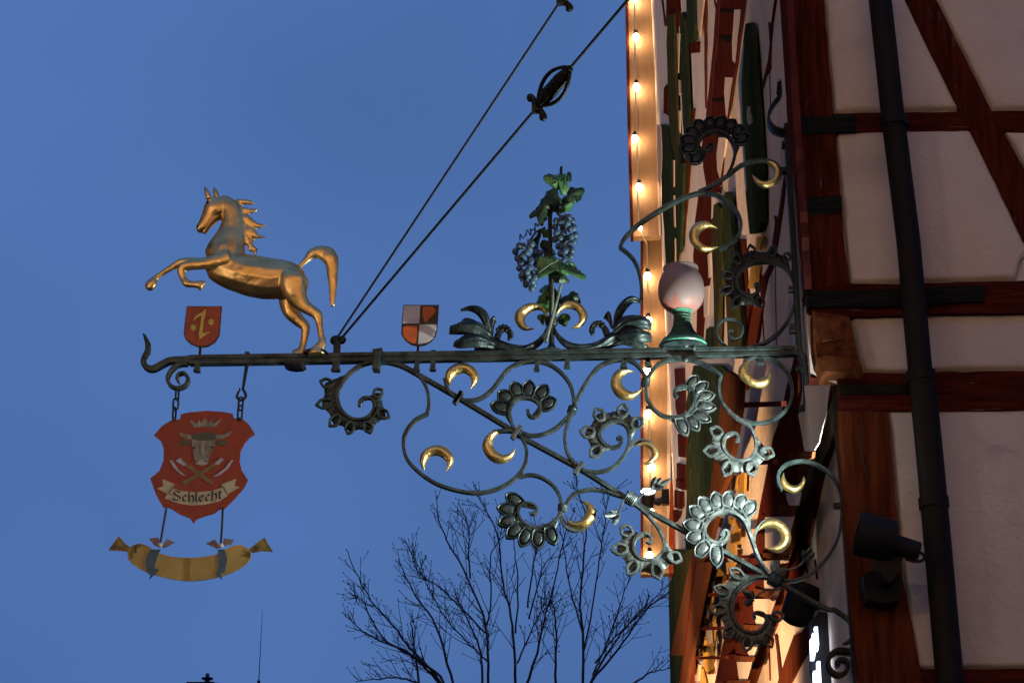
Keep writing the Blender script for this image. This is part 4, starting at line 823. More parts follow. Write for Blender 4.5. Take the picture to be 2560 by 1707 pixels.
lily('D', [(1118, 385, 10), (1150, 470, 22), (1235, 550, 34), (1350, 590, 36), (1480, 590, 40), (1600, 550, 54), (1710, 490, 70), (1800, 470, 76)],
     [([(1725, 400, 28), (1745, 300, 40), (1800, 205, 44), (1880, 140, 34), (1985, 160, 8)], -.02, .03, .8), ([(1720, 410, 20), (1790, 330, 44), (1860, 300, 40), (1910, 300, 20)], .015, .02, .8),
      ([(1700, 450, 36), (1830, 388, 66), (1960, 385, 64), (2040, 402, 50), (2072, 405, 40)], -.035, .04, .7), ([(1740, 490, 34), (1880, 490, 66), (1980, 510, 64), (2070, 500, 40)], -.03, .04, .8),
      ([(1650, 570, 20), (1780, 530, 40), (1900, 550, 46), (2000, 590, 30), (2066, 600, 8)], .0, .03, .8)],
     [(1640, 470), (1610, 400), (1555, 362), (1500, 385), (1488, 440)], [(1600, 370), (1575, 352), (1545, 348), (1515, 358), (1494, 380), (1480, 410), (1478, 438), (1492, 462), (1540, 375), (1585, 385)], [(1690, 400, 14), (1665, 330, 22), (1640, 275, 40), (1628, 262, 44)])
# crescents at the foot of the vine
crescent('D', [(1052, 330), (1040, 220), (960, 155), (850, 155), (760, 210), (730, 290), (760, 370), (830, 416), (928, 400)], [(928, 400), (865, 385), (832, 330), (850, 265), (920, 222), (1000, 225), (1052, 330)], bulge=.5)
crescent('D', [(1140, 285), (1160, 195), (1240, 130), (1325, 130), (1400, 180), (1446, 262), (1420, 340), (1360, 392), (1285, 396)], [(1285, 396), (1345, 350), (1366, 290), (1335, 225), (1262, 202), (1195, 222), (1140, 285)], bulge=.5)

# ------------------------------------------------------------------ STAY RODS
cl_ = px('A', [(1575, 1285)])[0]
anchor = onY(cl_, YS)
for (p1, p2, end, lab, tb) in (((1395, 15), None, (2056, -984), 'left stay rod of the pair, steeper, with its dark turnbuckle at the top edge', ((1398, -70), (1408, -8))),
                               ((1527, 49), None, (2120, -650), 'right stay rod of the pair, with an open leaf shaped turnbuckle halfway up', ((1352, 268), (1432, 172)))):
    E = on_facade(end, FX - .02)
    rd = thing('stay_rod', lab, 'stay rod', anchor, 'stay rods holding the bracket')
    a0 = anchor + Vector((-.006 if 'left' in lab else .012, .02 if 'left' in lab else -.02, .01 if 'left' in lab else -.012))
    b = MB(); b.tube([a0, a0.lerp(E, .5), E], .005 if 'left' in lab else .0055, 8); b.build('rod', mat('smooth dark rod', (.016, .017, .02), .6, 0, spec=.3), rd)
    def at_px(p):                            # the place along the rod that the photo shows there
        best = min(range(400), key=lambda i: (lambda q: (math.dist((1280 + FPX * q.dot(RT) / q.dot(FW), 853.5 - FPX * q.dot(UP) / q.dot(FW)), p)))(a0.lerp(E, i / 399) - CAM))
        return a0.lerp(E, best / 399)
    T0, T1 = at_px(tb[0]), at_px(tb[1])
    if 'left' in lab: T0, T1 = T1, T0.lerp(T1, 0) if False else at_px((1465, -90))
    ax = (T1 - T0).normalized(); sd = ax.cross(Vector((0, 1, 0))).normalized(); Lb = (T1 - T0).length; dp = ax.cross(sd)
    b = MB(); b.tube([T0 + ax * Lb * t for t in (-.02, .12, .3, .5, .7, .88, 1.0)], [.016, .022, .029, .027, .027, .019, .013], 8); b.build('leaf_body', IRON_DK, rd)
    b = MB()
    for sg in (-1, 1):
        b.tube([T0 + ax * Lb * t + sd * (sg * .05 * sin(pi * t) ** .75) + dp * .004 for t in [i / 12 for i in range(13)]], .0075, 6)
    b.build('loop', IRON_DK, rd)
    b = MB(); b.box(T0 + ax * Lb * -.06, (.02, .015, .022)); b.tube([T0 - sd * .045 - ax * .01, T0 + sd * .045 - ax * .01], [.012, .012], 6); b.sphere(T0 - sd * .045 - ax * .016, .016, 7, 5); b.sphere(T0 + sd * .045 - ax * .016, .016, 7, 5); b.build('wing_nut', IRON_DK, rd)
b = MB(); flatbar(b, px('A', [(1572, 1262), (1578, 1330), (1572, 1410)]), [13, 17, 15], .04); b.build('stay_clamp', IRON_DK, br)
b = MB(); b.sphere(onY(px('A', [(1570, 1290)])[0], YS), .026, 10, 8, (1, 1.2, .8)); b.sphere(onY(px('A', [(1615, 1285)])[0], YS), .018, 8, 6); b.build('stay_eye', IRON_DK, br)

# ------------------------------------------------------------------ GOLDEN HORSE
hz = thing('golden_horse', 'prancing gilded copper horse rearing on the left end of the iron beam', 'horse', onY(px('A', [(1400, 1400)])[0], YS))
hb = MB()
def hl(st, rd=.8, yo=0):
    ox, oy, s = REG['A']
    loft(hb, [(ox + q[0] * s, oy + q[1] * s, q[2] * s * 1.045, q[3] if len(q) > 3 else rd, (q[4] if len(q) > 4 else yo) * s) for q in st], n=14)
hl([(548, 700, 40), (590, 705, 92), (690, 730, 130), (800, 757, 147), (950, 792, 157), (1080, 806, 152), (1180, 800, 136), (1265, 795, 100), (1325, 790, 40)], .78)
hl([(640, 720, 110), (680, 660, 150), (712, 570, 143), (745, 460, 108), (758, 360, 84), (745, 275, 76), (700, 222, 66), (660, 210, 55)], .62)                                   # neck
hl([(720, 215, 40), (655, 235, 74), (612, 262, 80), (578, 310, 62), (540, 365, 46), (512, 408, 40), (505, 432, 30), (504, 446, 14)], .66)                              # head
hl([(605, 205, 40), (588, 250, 48), (565, 305, 42), (545, 345, 30)], .7)
hl([(690, 262, 20), (650, 300, 38), (600, 345, 34), (560, 395, 26), (535, 440, 22), (530, 455, 10)], .8)                                                                # jaw
hl([(572, 180, 24), (556, 130, 21), (545, 100, 12), (535, 76, 3)], .7, -30); hl([(632, 170, 24), (625, 130, 20), (615, 100, 12), (608, 84, 3)], .7, 34)                      # ears
hl([(1245, 745, 70), (1235, 800, 112), (1242, 880, 104), (1268, 955, 78), (1325, 1022, 52), (1392, 1066, 42), (1424, 1092, 40), (1436, 1150, 29), (1450, 1240, 25), (1460, 1295, 31), (1435, 1345, 42), (1415, 1382, 60), (1415, 1396, 66)], .62, -74)
hl([(1215, 880, 80), (1205, 970, 84), (1220, 1060, 68), (1272, 1128, 48), (1324, 1178, 38), (1326, 1240, 30), (1308, 1325, 26), (1292, 1368, 32), (1262, 1392, 40), (1252, 1402, 44)], .66, 78)
hl([(740, 640, 60), (690, 655, 62), (600, 676, 50), (500, 690, 42), (410, 702, 38), (362, 722, 37), (358, 760, 32), (372, 805, 27), (400, 842, 31), (452, 850, 26), (492, 850, 32), (520, 862, 42), (530, 868, 38)], .7, -80)
hl([(640, 690, 60), (520, 682, 40), (420, 672, 34), (345, 680, 30), (250, 735, 22), (175, 785, 21), (150, 806, 25), (128, 836, 38), (102, 870, 36), (88, 890, 20)], .75, 76)
hl([(1290, 700, 20), (1340, 650, 27), (1390, 606, 42), (1450, 600, 52), (1512, 628, 62), (1538, 700, 50), (1540, 780, 42), (1544, 870, 33), (1540, 950, 26), (1540, 1012, 18), (1542, 1026, 8)], .6)
hl([(795, 182, 10), (825, 280, 20), (850, 380, 26), (875, 490, 26), (905, 560, 22), (945, 612, 8)], .7)                                                                       # mane ridge
for st in ([(800, 200, 22), (860, 205, 22), (905, 212, 14), (932, 222, 3)], [(835, 270, 30), (890, 275, 24), (930, 268, 14), (962, 262, 3)], [(850, 330, 40), (905, 372, 34), (960, 392, 22), (1028, 380, 3)],
           [(862, 420, 40), (920, 455, 36), (960, 476, 18), (1028, 482, 3)], [(870, 500, 34), (905, 512, 22), (932, 510, 4)], [(890, 560, 30), (930, 575, 24), (956, 565, 5)]): hl(st, .5)
tmp = hb.build('horse_build', HORSE, None, loc=(0, 0, 0))
rm = tmp.modifiers.new('r', 'REMESH'); rm.mode = 'VOXEL'; rm.voxel_size = .0046
sm_ = tmp.modifiers.new('s', 'SMOOTH'); sm_.iterations = 2; sm_.factor = .5
dg = bpy.context.evaluated_depsgraph_get(); dg.update()
me = bpy.data.meshes.new_from_object(tmp.evaluated_get(dg))
bpy.data.objects.remove(tmp)
L0 = ROOTLOC[hz.name]
for v in me.vertices:
    c = Vector(v.co)
    v.co = c + Vector((0, .0016 * noise.noise(c * 22) , .0016 * noise.noise(c * 22 + Vector((9, 0, 0))))) - L0
me.polygons.foreach_set('use_smooth', [True] * len(me.polygons)); me.materials.clear(); me.materials.append(HORSE); me.name = 'body'
hob = bpy.data.objects.new('body', me); col.objects.link(hob); hob.parent = hz
for q, yo in (((556, 222), -.018), ):
    b = MB(); b.sphere(onY(px('A', [q])[0], YS) + Vector((.006, yo, 0)), .008, 10, 8, (.9, .8, 1)); b.build('eye', IRON_DK, hz)
b = MB(); b.sphere(onY(px('A', [(486, 404)])[0], YS) + Vector((0, -.012, 0)), .005, 8, 6); b.build('nostril', IRON_DK, hz)
b = MB(); b.tube([onY(p, YS) + Vector((0, -.0145, 0)) for p in px('A', [(506, 444), (530, 425), (556, 398)])], [.002, .003, .001], 6); b.build('mouth', IRON_DK, hz)

# ------------------------------------------------------------------ HERALDIC SHIELDS
s1_ = thing('heraldic_shield', 'small red shield with yellow hook emblem and two stars below the horse', 'shield', onY(px('A', [(490, 1412)])[0], YS), 'coat of arms plates on the beam')
b = MB(); plate(b, px('A', [(398, 1020), (674, 1020), (660, 1190), (655, 1245), (622, 1300), (562, 1337), (492, 1342), (430, 1318), (388, 1280), (373, 1240), (380, 1160)]), .008); b.build('rim', BLACKP, s1_, smooth=False)
b = MB(); plate(b, px('A', [(404, 1027), (667, 1027), (652, 1190), (647, 1243), (617, 1294), (560, 1329), (492, 1334), (434, 1311), (394, 1276), (381, 1238), (387, 1160)]), .004, -.003); b.build('field', RED2, s1_, smooth=False)
b = MB(); plate(b, px('A', [(450, 1132), (470, 1100), (518, 1072), (548, 1048), (545, 1085), (530, 1140), (522, 1232), (545, 1232), (578, 1222), (500, 1280), (494, 1240), (508, 1160), (516, 1092), (482, 1108)]), .004, -.006); b.build('hook_emblem', YELLOW, s1_, smooth=False)
for cx, cy in ((590, 1147), (450, 1190)):
    b = MB(); plate(b, px('A', [(cx + (30 if k % 2 == 0 else 15) * sin(pi * k / 6), cy - (32 if k % 2 == 0 else 16) * cos(pi * k / 6)) for k in range(12)]), .004, -.006); b.build('star', YELLOW, s1_, smooth=False)
b = MB(); flatbar(b, px('A', [(500, 1325), (494, 1412)]), 6, .014, .014); b.build('post', IRON_DK, s1_)
s2_ = thing('heraldic_shield', 'small quartered shield in white and black with painted orange reflections right of the stay rods', 'shield', onY(px('C', [(1110, 575)])[0], YS), 'coat of arms plates on the beam')
b = MB(); plate(b, px('C', [(972, 86), (1322, 86), (1314, 220), (1306, 330), (1290, 392), (1242, 450), (1182, 480), (1115, 489), (1050, 476), (990, 432), (952, 372), (958, 250)]), .008); b.build('field', BLACKP, s2_, smooth=False)
for q, m, nme in (([(978, 95), (1140, 95), (1130, 270), (967, 268), (972, 180)], WHITEP, 'white_quarter'), ([(1166, 110), (1185, 103), (1262, 106), (1288, 140), (1286, 172), (1240, 215), (1188, 256), (1176, 235), (1164, 180)], ORANGE_REFL, 'orange_reflection'),
                  ([(972, 310), (985, 298), (1112, 292), (1108, 390), (1098, 465), (1068, 470), (1010, 436), (978, 398), (968, 350)], ORANGE_REFL, 'orange_reflection'), ([(1133, 281), (1300, 280), (1296, 340), (1270, 410), (1225, 446), (1170, 468), (1118, 476)], WHITEP, 'white_quarter')):
    b = MB(); plate(b, px('C', q), .003, -.0025); b.build(nme, m, s2_, smooth=False)
b = MB(); flatbar(b, px('C', [(1116, 470), (1110, 575)]), 6, .014, .014); b.build('post', IRON_DK, s2_)

# ------------------------------------------------------------------ GRAPEVINE ORNAMENT
gv = thing('grapevine_ornament', 'painted metal grapevine with green leaves and two blue grape bunches on the beam', 'ornament', onY(px('VB', [(620, 1460)])[0], YS))
stem = px('VB', [(622, 1450), (622, 1100), (628, 880), (618, 560), (600, 200)]) + px('VA', [(625, 1100), (622, 820), (632, 640), (700, 400), (760, 200), (774, 40)])
b = MB(); b.tube([onY(p, YS) for p in spline(stem, 4)], [.011] * 18 + [.009] * 12 + [.006] * 11, 8); b.build('stem', STEMD, gv)
b = MB(); b.tube([onY(p, YS) - Vector((0, .012, 0)) for p in px('VB', [(630, 530), (636, 700), (634, 860), (622, 1000)])], [.003, .006, .006, .004], 8); b.build('stem_highlight', STEMG, gv)  # pale strip that paints a highlight down the front of the stem
b = MB(); b.tube([onY(p, YS) - Vector((0, .03, 0)) for p in px('VB', [(552, 1370), (582, 1240), (640, 1020), (705, 790), (746, 620)])], [.0065, .0065, .006, .0055, .005], 8); b.build('cane', STEMG, gv)
b = MB(); b.lathe(onY(px('VB', [(620, 1462)])[0], YS), [(.05, -.004), (.05, .003), (.022, .008), (.014, .03)], 20); b.build('foot', IRON, gv)
def vleaf(r, pts, m, yo, bend=.03, teeth=2.6):
    P = px(r, pts); cx = sum(p[0] for p in P) / len(P); cy = sum(p[1] for p in P) / len(P); out = []
    for i, p in enumerate(P):
        q = P[(i + 1) % len(P)]; L = math.dist(p, q); n = max(2, int(L / 6)); dx, dy = (q[0] - p[0]) / L, (q[1] - p[1]) / L
        sg = 1 if ((q[0] - p[0]) * (cy - p[1]) - (q[1] - p[1]) * (cx - p[0])) > 0 else -1
        for k in range(n):
            t = k / n; w = (teeth if k % 2 else -.3) * (1 if L > 10 else .4); out.append((p[0] + (q[0] - p[0]) * t + dy * w * sg, p[1] + (q[1] - p[1]) * t - dx * w * sg))
    N = len(out); V = []; F = []; rings = [1, .8, .55, .3, .08]
    ph = random.uniform(0, 6)
    for f in rings:
        for i, p in enumerate(out):
            x, y = cx + (p[0] - cx) * f, cy + (p[1] - cy) * f; a = math.atan2(p[1] - cy, p[0] - cx)
            yy = yo + bend * (f * f) * (.5 + .5 * sin(2 * a + ph)) - .012 * (1 - f) + .006 * f * sin(5 * a + ph)
            V.append(onY((x, y), YS) + Vector((0, yy, 0)))
    for k in range(len(rings) - 1):
        for i in range(N): F.append((k * N + i, k * N + (i + 1) % N, (k + 1) * N + (i + 1) % N, (k + 1) * N + i))
    F.append(tuple(range((len(rings) - 1) * N, len(rings) * N)))
    n0 = len(V); V += [v + Vector((0, .003, 0)) for v in V]; F += [tuple(i + n0 for i in f[::-1]) for f in F]
    F += [(i, i + n0, (i + 1) % N + n0, (i + 1) % N) for i in range(N)]
    return mesh('leaf', V, F, m, gv, ang=60)
vleaf('VA', [(525, 230), (580, 180), (700, 150), (815, 138), (845, 200), (822, 262), (870, 330), (860, 400), (800, 440), (760, 400), (750, 350), (680, 345), (600, 300)], LEAF, -.03)
vleaf('VA', [(842, 170), (885, 108), (918, 180), (880, 245), (830, 250)], LEAF_DK, -.01)
vleaf('VA', [(880, 322), (1000, 310), (1092, 320), (1050, 410), (960, 520), (925, 500), (800, 560), (750, 520), (770, 450), (850, 400)], LEAF_DK, .0)
vleaf('VA', [(800, 565), (930, 500), (915, 575), (850, 640), (770, 662), (705, 612)], LEAF, -.005)
vleaf('VA', [(700, 360), (600, 400), (540, 500), (450, 580), (430, 650), (360, 680), (345, 752), (400, 750), (450, 720), (455, 820), (510, 885), (560, 800), (640, 640), (710, 640), (785, 552), (740, 470)], LEAF_DK, -.035)
vleaf('VA', [(470, 840), (500, 900), (470, 1020), (430, 1062), (378, 1030), (420, 950)], LEAF_DK, .02)
vleaf('VA', [(505, 885), (598, 868), (600, 1000), (550, 985), (515, 950)], LEAF, -.01)
vleaf('VA', [(478, 1030), (560, 1000), (650, 1080), (705, 1180), (640, 1200), (560, 1212), (510, 1100)], LEAF_DK, .02)
vleaf('VB', [(450, 228), (545, 172), (640, 186), (715, 235), (770, 228), (770, 305), (690, 312), (600, 275), (480, 252)], LEAF, .0)
vleaf('VB', [(830, 260), (870, 255), (960, 332), (860, 342), (820, 320)], LEAF, .01)
vleaf('VB', [(470, 262), (600, 292), (720, 315), (850, 342), (960, 400), (1040, 480), (1080, 530), (1060, 566), (930, 532), (850, 492), (760, 520), (620, 480), (530, 490), (450, 540), (420, 490), (430, 380)], LEAF, -.045, .035)
vleaf('VB', [(610, 480), (760, 510), (838, 530), (858, 572), (760, 622), (680, 592)], LEAF_DK, -.05)
vleaf('VB', [(450, 625), (500, 552), (600, 530), (612, 700), (592, 900), (515, 860), (415, 832), (440, 740), (505, 640)], LEAF, .02)
vleaf('VB', [(640, 560), (740, 640), (720, 820), (660, 900), (630, 700)], LEAF_DK, .03)
vleaf('VB', [(770, 700), (870, 640), (940, 660), (990, 740), (992, 835), (880, 800), (740, 830), (725, 780)], LEAF_DK, .015)
vleaf('VB', [(425, 930), (520, 940), (565, 1000), (520, 1020), (502, 1078), (460, 1010)], LEAF, .02)
vleaf('VB', [(690, 1000), (780, 920), (855, 930), (855, 990), (800, 1104), (760, 1060)], LEAF, .02)
vn = MB()
for r, l in (('VA', [(540, 238), (700, 248), (815, 255)]), ('VA', [(815, 255), (815, 330), (800, 420)]), ('VB', [(725, 325), (740, 450), (760, 600)]), ('VB', [(730, 330), (850, 380), (1050, 530)]), ('VB', [(720, 330), (600, 390), (450, 500)])):
    vn.tube([onY(p, YS) - Vector((0, .058, 0)) for p in px(r, l)], [.0025, .003, .0015], 5)
tag(vn.build('leaf_veins', LEAF_DK, gv), kind='stuff')
def bunch(r, cs, rad, yo):
    ox, oy, s = REG[r]; P = px(r, cs)
    c0 = (sum(p[0] for p in P) / len(P), sum(p[1] for p in P) / len(P)); R0 = max(math.dist(p, c0) for p in P)
    st = MB(); top = min(P, key=lambda p: p[1]); bot = max(P, key=lambda p: p[1]); st.tube([onY((c0[0], top[1] - 8), YS) + Vector((0, yo, 0)), onY(c0, YS) + Vector((0, yo, 0)), onY(bot, YS) + Vector((0, yo, 0))], .005, 6)
    bo = st.build('grape_bunch', STEMG, gv)
    pm = MB(); pm.sphere((0, 0, 0), 1, 12, 9); me_ = bpy.data.meshes.new('grape')
    me_.from_pydata([tuple(v) for v in pm.V], [], pm.F); me_.materials.append(GRAPE); me_.polygons.foreach_set('use_smooth', [True] * len(me_.polygons))
    for i, p in enumerate(P):
        o = bpy.data.objects.new('grape', me_); col.objects.link(o); o.parent = bo
        w = max(.1, 1 - abs(p[0] - c0[0]) / (R0 * .62))
        y = yo - .05 * w + random.uniform(-.012, .012) if i % 2 == 0 else yo + .0 + random.uniform(-.03, .02)
        o.location = onY(p, YS + y) - ROOTLOC[gv.name]; k = rad * s * MPP * random.uniform(1.08, 1.22); o.scale = (k, k, k * 1.1); o.rotation_euler = (random.uniform(-.5, .5), 0, random.uniform(0, 6))
bunch('VB', [(200, 80), (250, 80), (360, 50), (410, 95), (150, 150), (262, 180), (330, 110), (180, 240), (236, 215), (350, 258), (300, 160), (420, 150), (468, 172), (396, 205), (200, 370), (260, 305), (335, 358), (420, 325), (250, 425), (390, 428), (320, 472), (252, 512), (400, 490), (290, 580), (372, 535), (392, 580), (365, 632), (432, 262), (300, 410), (350, 415), (215, 300), (230, 470)], 40, -.01)
bunch('VA', [(785, 735), (705, 770), (875, 725), (760, 795), (860, 795), (920, 770), (690, 850), (800, 868), (890, 880), (940, 865), (712, 930), (805, 940), (910, 980), (965, 960), (690, 1020), (795, 1032), (885, 1090), (945, 1050), (738, 1112), (790, 1125), (880, 1170), (920, 1172), (765, 1210), (815, 1240), (905, 1245), (868, 1272), (815, 1300), (842, 1340), (760, 1000), (850, 1010), (830, 1170)], 41, -.005)
b = MB(); b.tube([onY(p, YS) + Vector((0, .02 * sin(i), 0)) for i, p in enumerate(spline(px('VA', [(465, 818), (425, 830), (412, 905), (355, 880), (362, 940), (305, 915), (292, 985), (225, 970), (215, 1015)]), 5))], .0028, 5); b.build('tendril', STEMD, gv)
b = MB(); b.tube([onY(p, YS) for p in px('VA', [(560, 860), (430, 920), (350, 1040), (310, 1110)])], .005, 6); b.tube([onY(p, YS) for p in px('VA', [(690, 620), (740, 690), (790, 740)])], .005, 6); b.build('bunch_stalk', STEMD, gv)

# ------------------------------------------------------------------ WINE GOBLET
gc = px('H', [(588, 1345)])[0]; gl = onY(gc, YS)
gb = thing('wine_goblet', 'metal wine goblet with frosted pink bowl and ribbed green stem standing on the beam', 'goblet', gl)
def gz(y): return onY((gc[0], REG['H'][1] + y * REG['H'][2]), YS).z - gl.z
def gr(r): return r * REG['H'][2] * MPP
FROST = bpy.data.materials.new('frosted pink glass paint'); FROST.use_nodes = True
nt = FROST.node_tree; bs = nt.nodes['Principled BSDF']; bs.inputs['Roughness'].default_value = .55
tcn = nt.nodes.new('ShaderNodeTexCoord'); sep = nt.nodes.new('ShaderNodeSeparateXYZ'); nt.links.new(tcn.outputs['Object'], sep.inputs[0])
nz = nt.nodes.new('ShaderNodeTexNoise'); nz.inputs['Scale'].default_value = 9; mpn = nt.nodes.new('ShaderNodeMapping'); mpn.inputs['Scale'].default_value = (5, 5, .3)
nt.links.new(tcn.outputs['Object'], mpn.inputs[0]); nt.links.new(mpn.outputs[0], nz.inputs['Vector'])
mr = nt.nodes.new('ShaderNodeMapRange'); mr.inputs[1].default_value = gz(1050); mr.inputs[2].default_value = gz(955); nt.links.new(sep.outputs['Z'], mr.inputs[0])
ad = nt.nodes.new('ShaderNodeMath'); ad.operation = 'ADD'; nt.links.new(mr.outputs[0], ad.inputs[0])
m2 = nt.nodes.new('ShaderNodeMath'); m2.operation = 'MULTIPLY_ADD'; m2.inputs[1].default_value = 2.6; m2.inputs[2].default_value = -1.25; nt.links.new(nz.outputs['Fac'], m2.inputs[0]); nt.links.new(m2.outputs[0], ad.inputs[1])
rp = nt.nodes.new('ShaderNodeValToRGB'); rp.color_ramp.elements[0].color = (.36, .13, .11, 1); rp.color_ramp.elements[0].position = .25; rp.color_ramp.elements[1].color = (.27, .195, .19, 1); rp.color_ramp.elements[1].position = .8
nt.links.new(ad.outputs[0], rp.inputs[0])
nz2 = nt.nodes.new('ShaderNodeTexNoise'); nz2.inputs['Scale'].default_value = 7; nt.links.new(tcn.outputs['Object'], nz2.inputs['Vector'])
mx = nt.nodes.new('ShaderNodeMix'); mx.data_type = 'RGBA'; mr2 = nt.nodes.new('ShaderNodeMapRange'); mr2.inputs[1].default_value = .5; mr2.inputs[2].default_value = .75; mr2.inputs[4].default_value = .55; nt.links.new(nz2.outputs['Fac'], mr2.inputs[0]); nt.links.new(mr2.outputs[0], mx.inputs[0])
nt.links.new(rp.outputs[0], mx.inputs[6]); mx.inputs[7].default_value = (.28, .15, .155, 1); nt.links.new(mx.outputs[2], bs.inputs['Base Color'])
prof = [(60, 1050), (92, 1044), (130, 1022), (162, 985), (180, 935), (184, 880), (176, 820), (157, 772), (141, 744), (137, 728), (141, 712), (138, 704), (130, 708), (132, 735), (150, 790), (165, 860), (150, 960), (60, 1030)]
b = MB(); b.lathe(gl, [(gr(r), gz(y + 14)) for r, y in prof], 40); b.build('bowl', FROST, gb)
b = MB(); b.lathe(gl, [(gr(60), gz(1075)), (gr(84), gz(1068)), (gr(88), gz(1050)), (gr(84), gz(1030)), (gr(60), gz(1024))], 32); b.build('knop', GOBG, gb)
ribs = []
ss = spline([(64, 1075), (62, 1100), (66, 1150), (76, 1190), (96, 1230), (130, 1268), (166, 1298)], 4)
for i, (r, y) in enumerate(resample(ss, 12)):
    ribs.append((gr(r - 4), gz(y - 6))); ribs.append((gr(r + 5), gz(y - 2))); ribs.append((gr(r + 6), gz(y + 2))); ribs.append((gr(r - 3), gz(y + 7)))
b = MB(); b.lathe(gl, ribs, 36); b.build('ribbed_stem', mat('dark green ribbed stem', (.03, .085, .06), .45, .1, .4, 24, base2=(.08, .20, .14)), gb)
b = MB(); b.lathe(gl, [(gr(165), gz(1296)), (gr(184), gz(1318)), (gr(188), gz(1328)), (gr(180), gz(1338)), (gr(120), gz(1342))], 40); b.build('foot', GOBG, gb)
b = MB(); b.lathe(gl, [(gr(180), gz(1336)), (gr(182), gz(1350)), (gr(120), gz(1352))], 36); b.build('foot_plate', IRON, gb)

# ------------------------------------------------------------------ BUTCHER'S SIGN
bs_ = thing('butcher_sign', 'red scalloped butcher sign with bull head, crossed axes and lettered banner hanging on chains', 'sign', onY(px('B', [(720, 330)])[0], YS))
outline = [(553, 354), (600, 342), (720, 330), (840, 338), (892, 350), (900, 378), (930, 384), (957, 382), (1000, 420), (1038, 482), (1000, 508), (968, 545), (945, 595), (938, 660), (952, 720), (993, 782), (965, 835), (905, 905), (840, 968), (805, 974), (772, 1000), (710, 1018), (660, 1035), (635, 1064), (612, 1030), (550, 1008), (500, 975), (470, 962), (440, 962), (392, 880), (354, 772), (415, 722), (440, 655), (442, 580), (425, 530), (378, 490), (430, 430), (490, 393), (548, 385)]
b = MB(); plate(b, px('B', outline), .008); b.build('plate', RED, bs_, smooth=False)
def paint(name, pts, m, k=1, parent=bs_, r='B'): b = MB(); plate(b, px(r, pts), .002, -.0018 * k); return b.build(name, m, parent, smooth=False)
paint('crown', [(613, 390), (660, 416), (676, 390), (690, 412), (712, 376), (735, 412), (752, 390), (766, 414), (817, 386), (780, 438), (710, 434), (640, 440)], BULL)
paint('crown_shadow', [(620, 400), (652, 418), (640, 442), (628, 425)], INK, .6)
hd = paint('bull_head', [(622, 490), (660, 478), (720, 473), (780, 480), (786, 520), (776, 560), (750, 605), (736, 650), (726, 680), (690, 690), (652, 682), (644, 640), (632, 580)], BULL, 1)
paint('forelock', [(622, 490), (660, 478), (720, 473), (780, 480), (786, 518), (740, 524), (680, 528), (632, 520)], BULL_DK, 1.6, hd)
paint('muzzle', [(655, 660), (690, 650), (725, 658), (724, 680), (690, 688), (655, 680)], mat('pale muzzle paint', (.36, .33, .28), .6), 1.6, hd)
paint('blaze', [(690, 535), (712, 540), (706, 600), (700, 640), (684, 600)], mat('blaze paint', (.30, .27, .22), .6), 1.6, hd)
paint('horn', [(543, 470), (575, 484), (630, 488), (626, 516), (585, 516), (556, 498)], BULL, 1.3, hd)
paint('horn', [(780, 488), (830, 488), (862, 474), (886, 459), (868, 494), (830, 514), (785, 514)], BULL, 1.3, hd)
for cx in (583, 822): paint('ear', [(cx + 38 * cos(a * pi / 8), 541 + 17 * sin(a * pi / 8)) for a in range(16)], BULL_DK, 1.3, hd)
for cx, cy in ((641, 575), (762, 570)): paint('eye', [(cx + 10 * cos(a * pi / 5), cy + 7 * sin(a * pi / 5)) for a in range(10)], INK, 2.2, hd)
for cx, cy in ((661, 662), (718, 661)): paint('nostril', [(cx + 6 * cos(a * pi / 5), cy + 6 * sin(a * pi / 5)) for a in range(10)], INK, 2.2, hd)
a1 = paint('axe', [(562, 796), (580, 818), (700, 742), (800, 680), (786, 662), (680, 730)], WOODP, 1.4); paint('axe_blade', [(898, 654), (882, 656), (845, 708), (768, 762), (800, 756), (862, 710)], STEELP, 1.4, a1); paint('axe_head', [(775, 678), (818, 638), (836, 650), (800, 684)], STEELP, 1.8, a1)
a2 = paint('axe', [(556, 668), (578, 662), (770, 798), (752, 816), (690, 772)], WOODP, 1.1); paint('axe_blade', [(480, 654), (500, 656), (540, 716), (586, 757), (560, 750), (508, 705)], STEELP, 1.1, a2); paint('axe_head', [(520, 658), (552, 638), (592, 688), (568, 690)], STEELP, 1.6, a2)
bn = paint('banner', [(496, 838), (560, 856), (660, 864), (760, 853), (842, 828), (860, 884), (800, 925), (700, 945), (620, 949), (540, 936), (450, 904), (468, 868)], CREAM, 1.2)
paint('banner_tail', [(435, 777), (516, 811), (508, 836), (474, 876), (398, 838), (440, 824)], CREAM, .9, bn); paint('banner_tail', [(916, 774), (904, 820), (941, 830), (862, 874), (842, 830), (818, 814)], CREAM, .9, bn)
paint('banner_fold', [(516, 811), (508, 836), (474, 876), (470, 866), (492, 830)], mat('banner fold paint', (.16, .19, .15), .6), 1.6, bn); paint('banner_fold', [(818, 814), (842, 830), (862, 874), (852, 872), (826, 838)], mat('banner fold paint', (.16, .19, .15), .6), 1.6, bn)
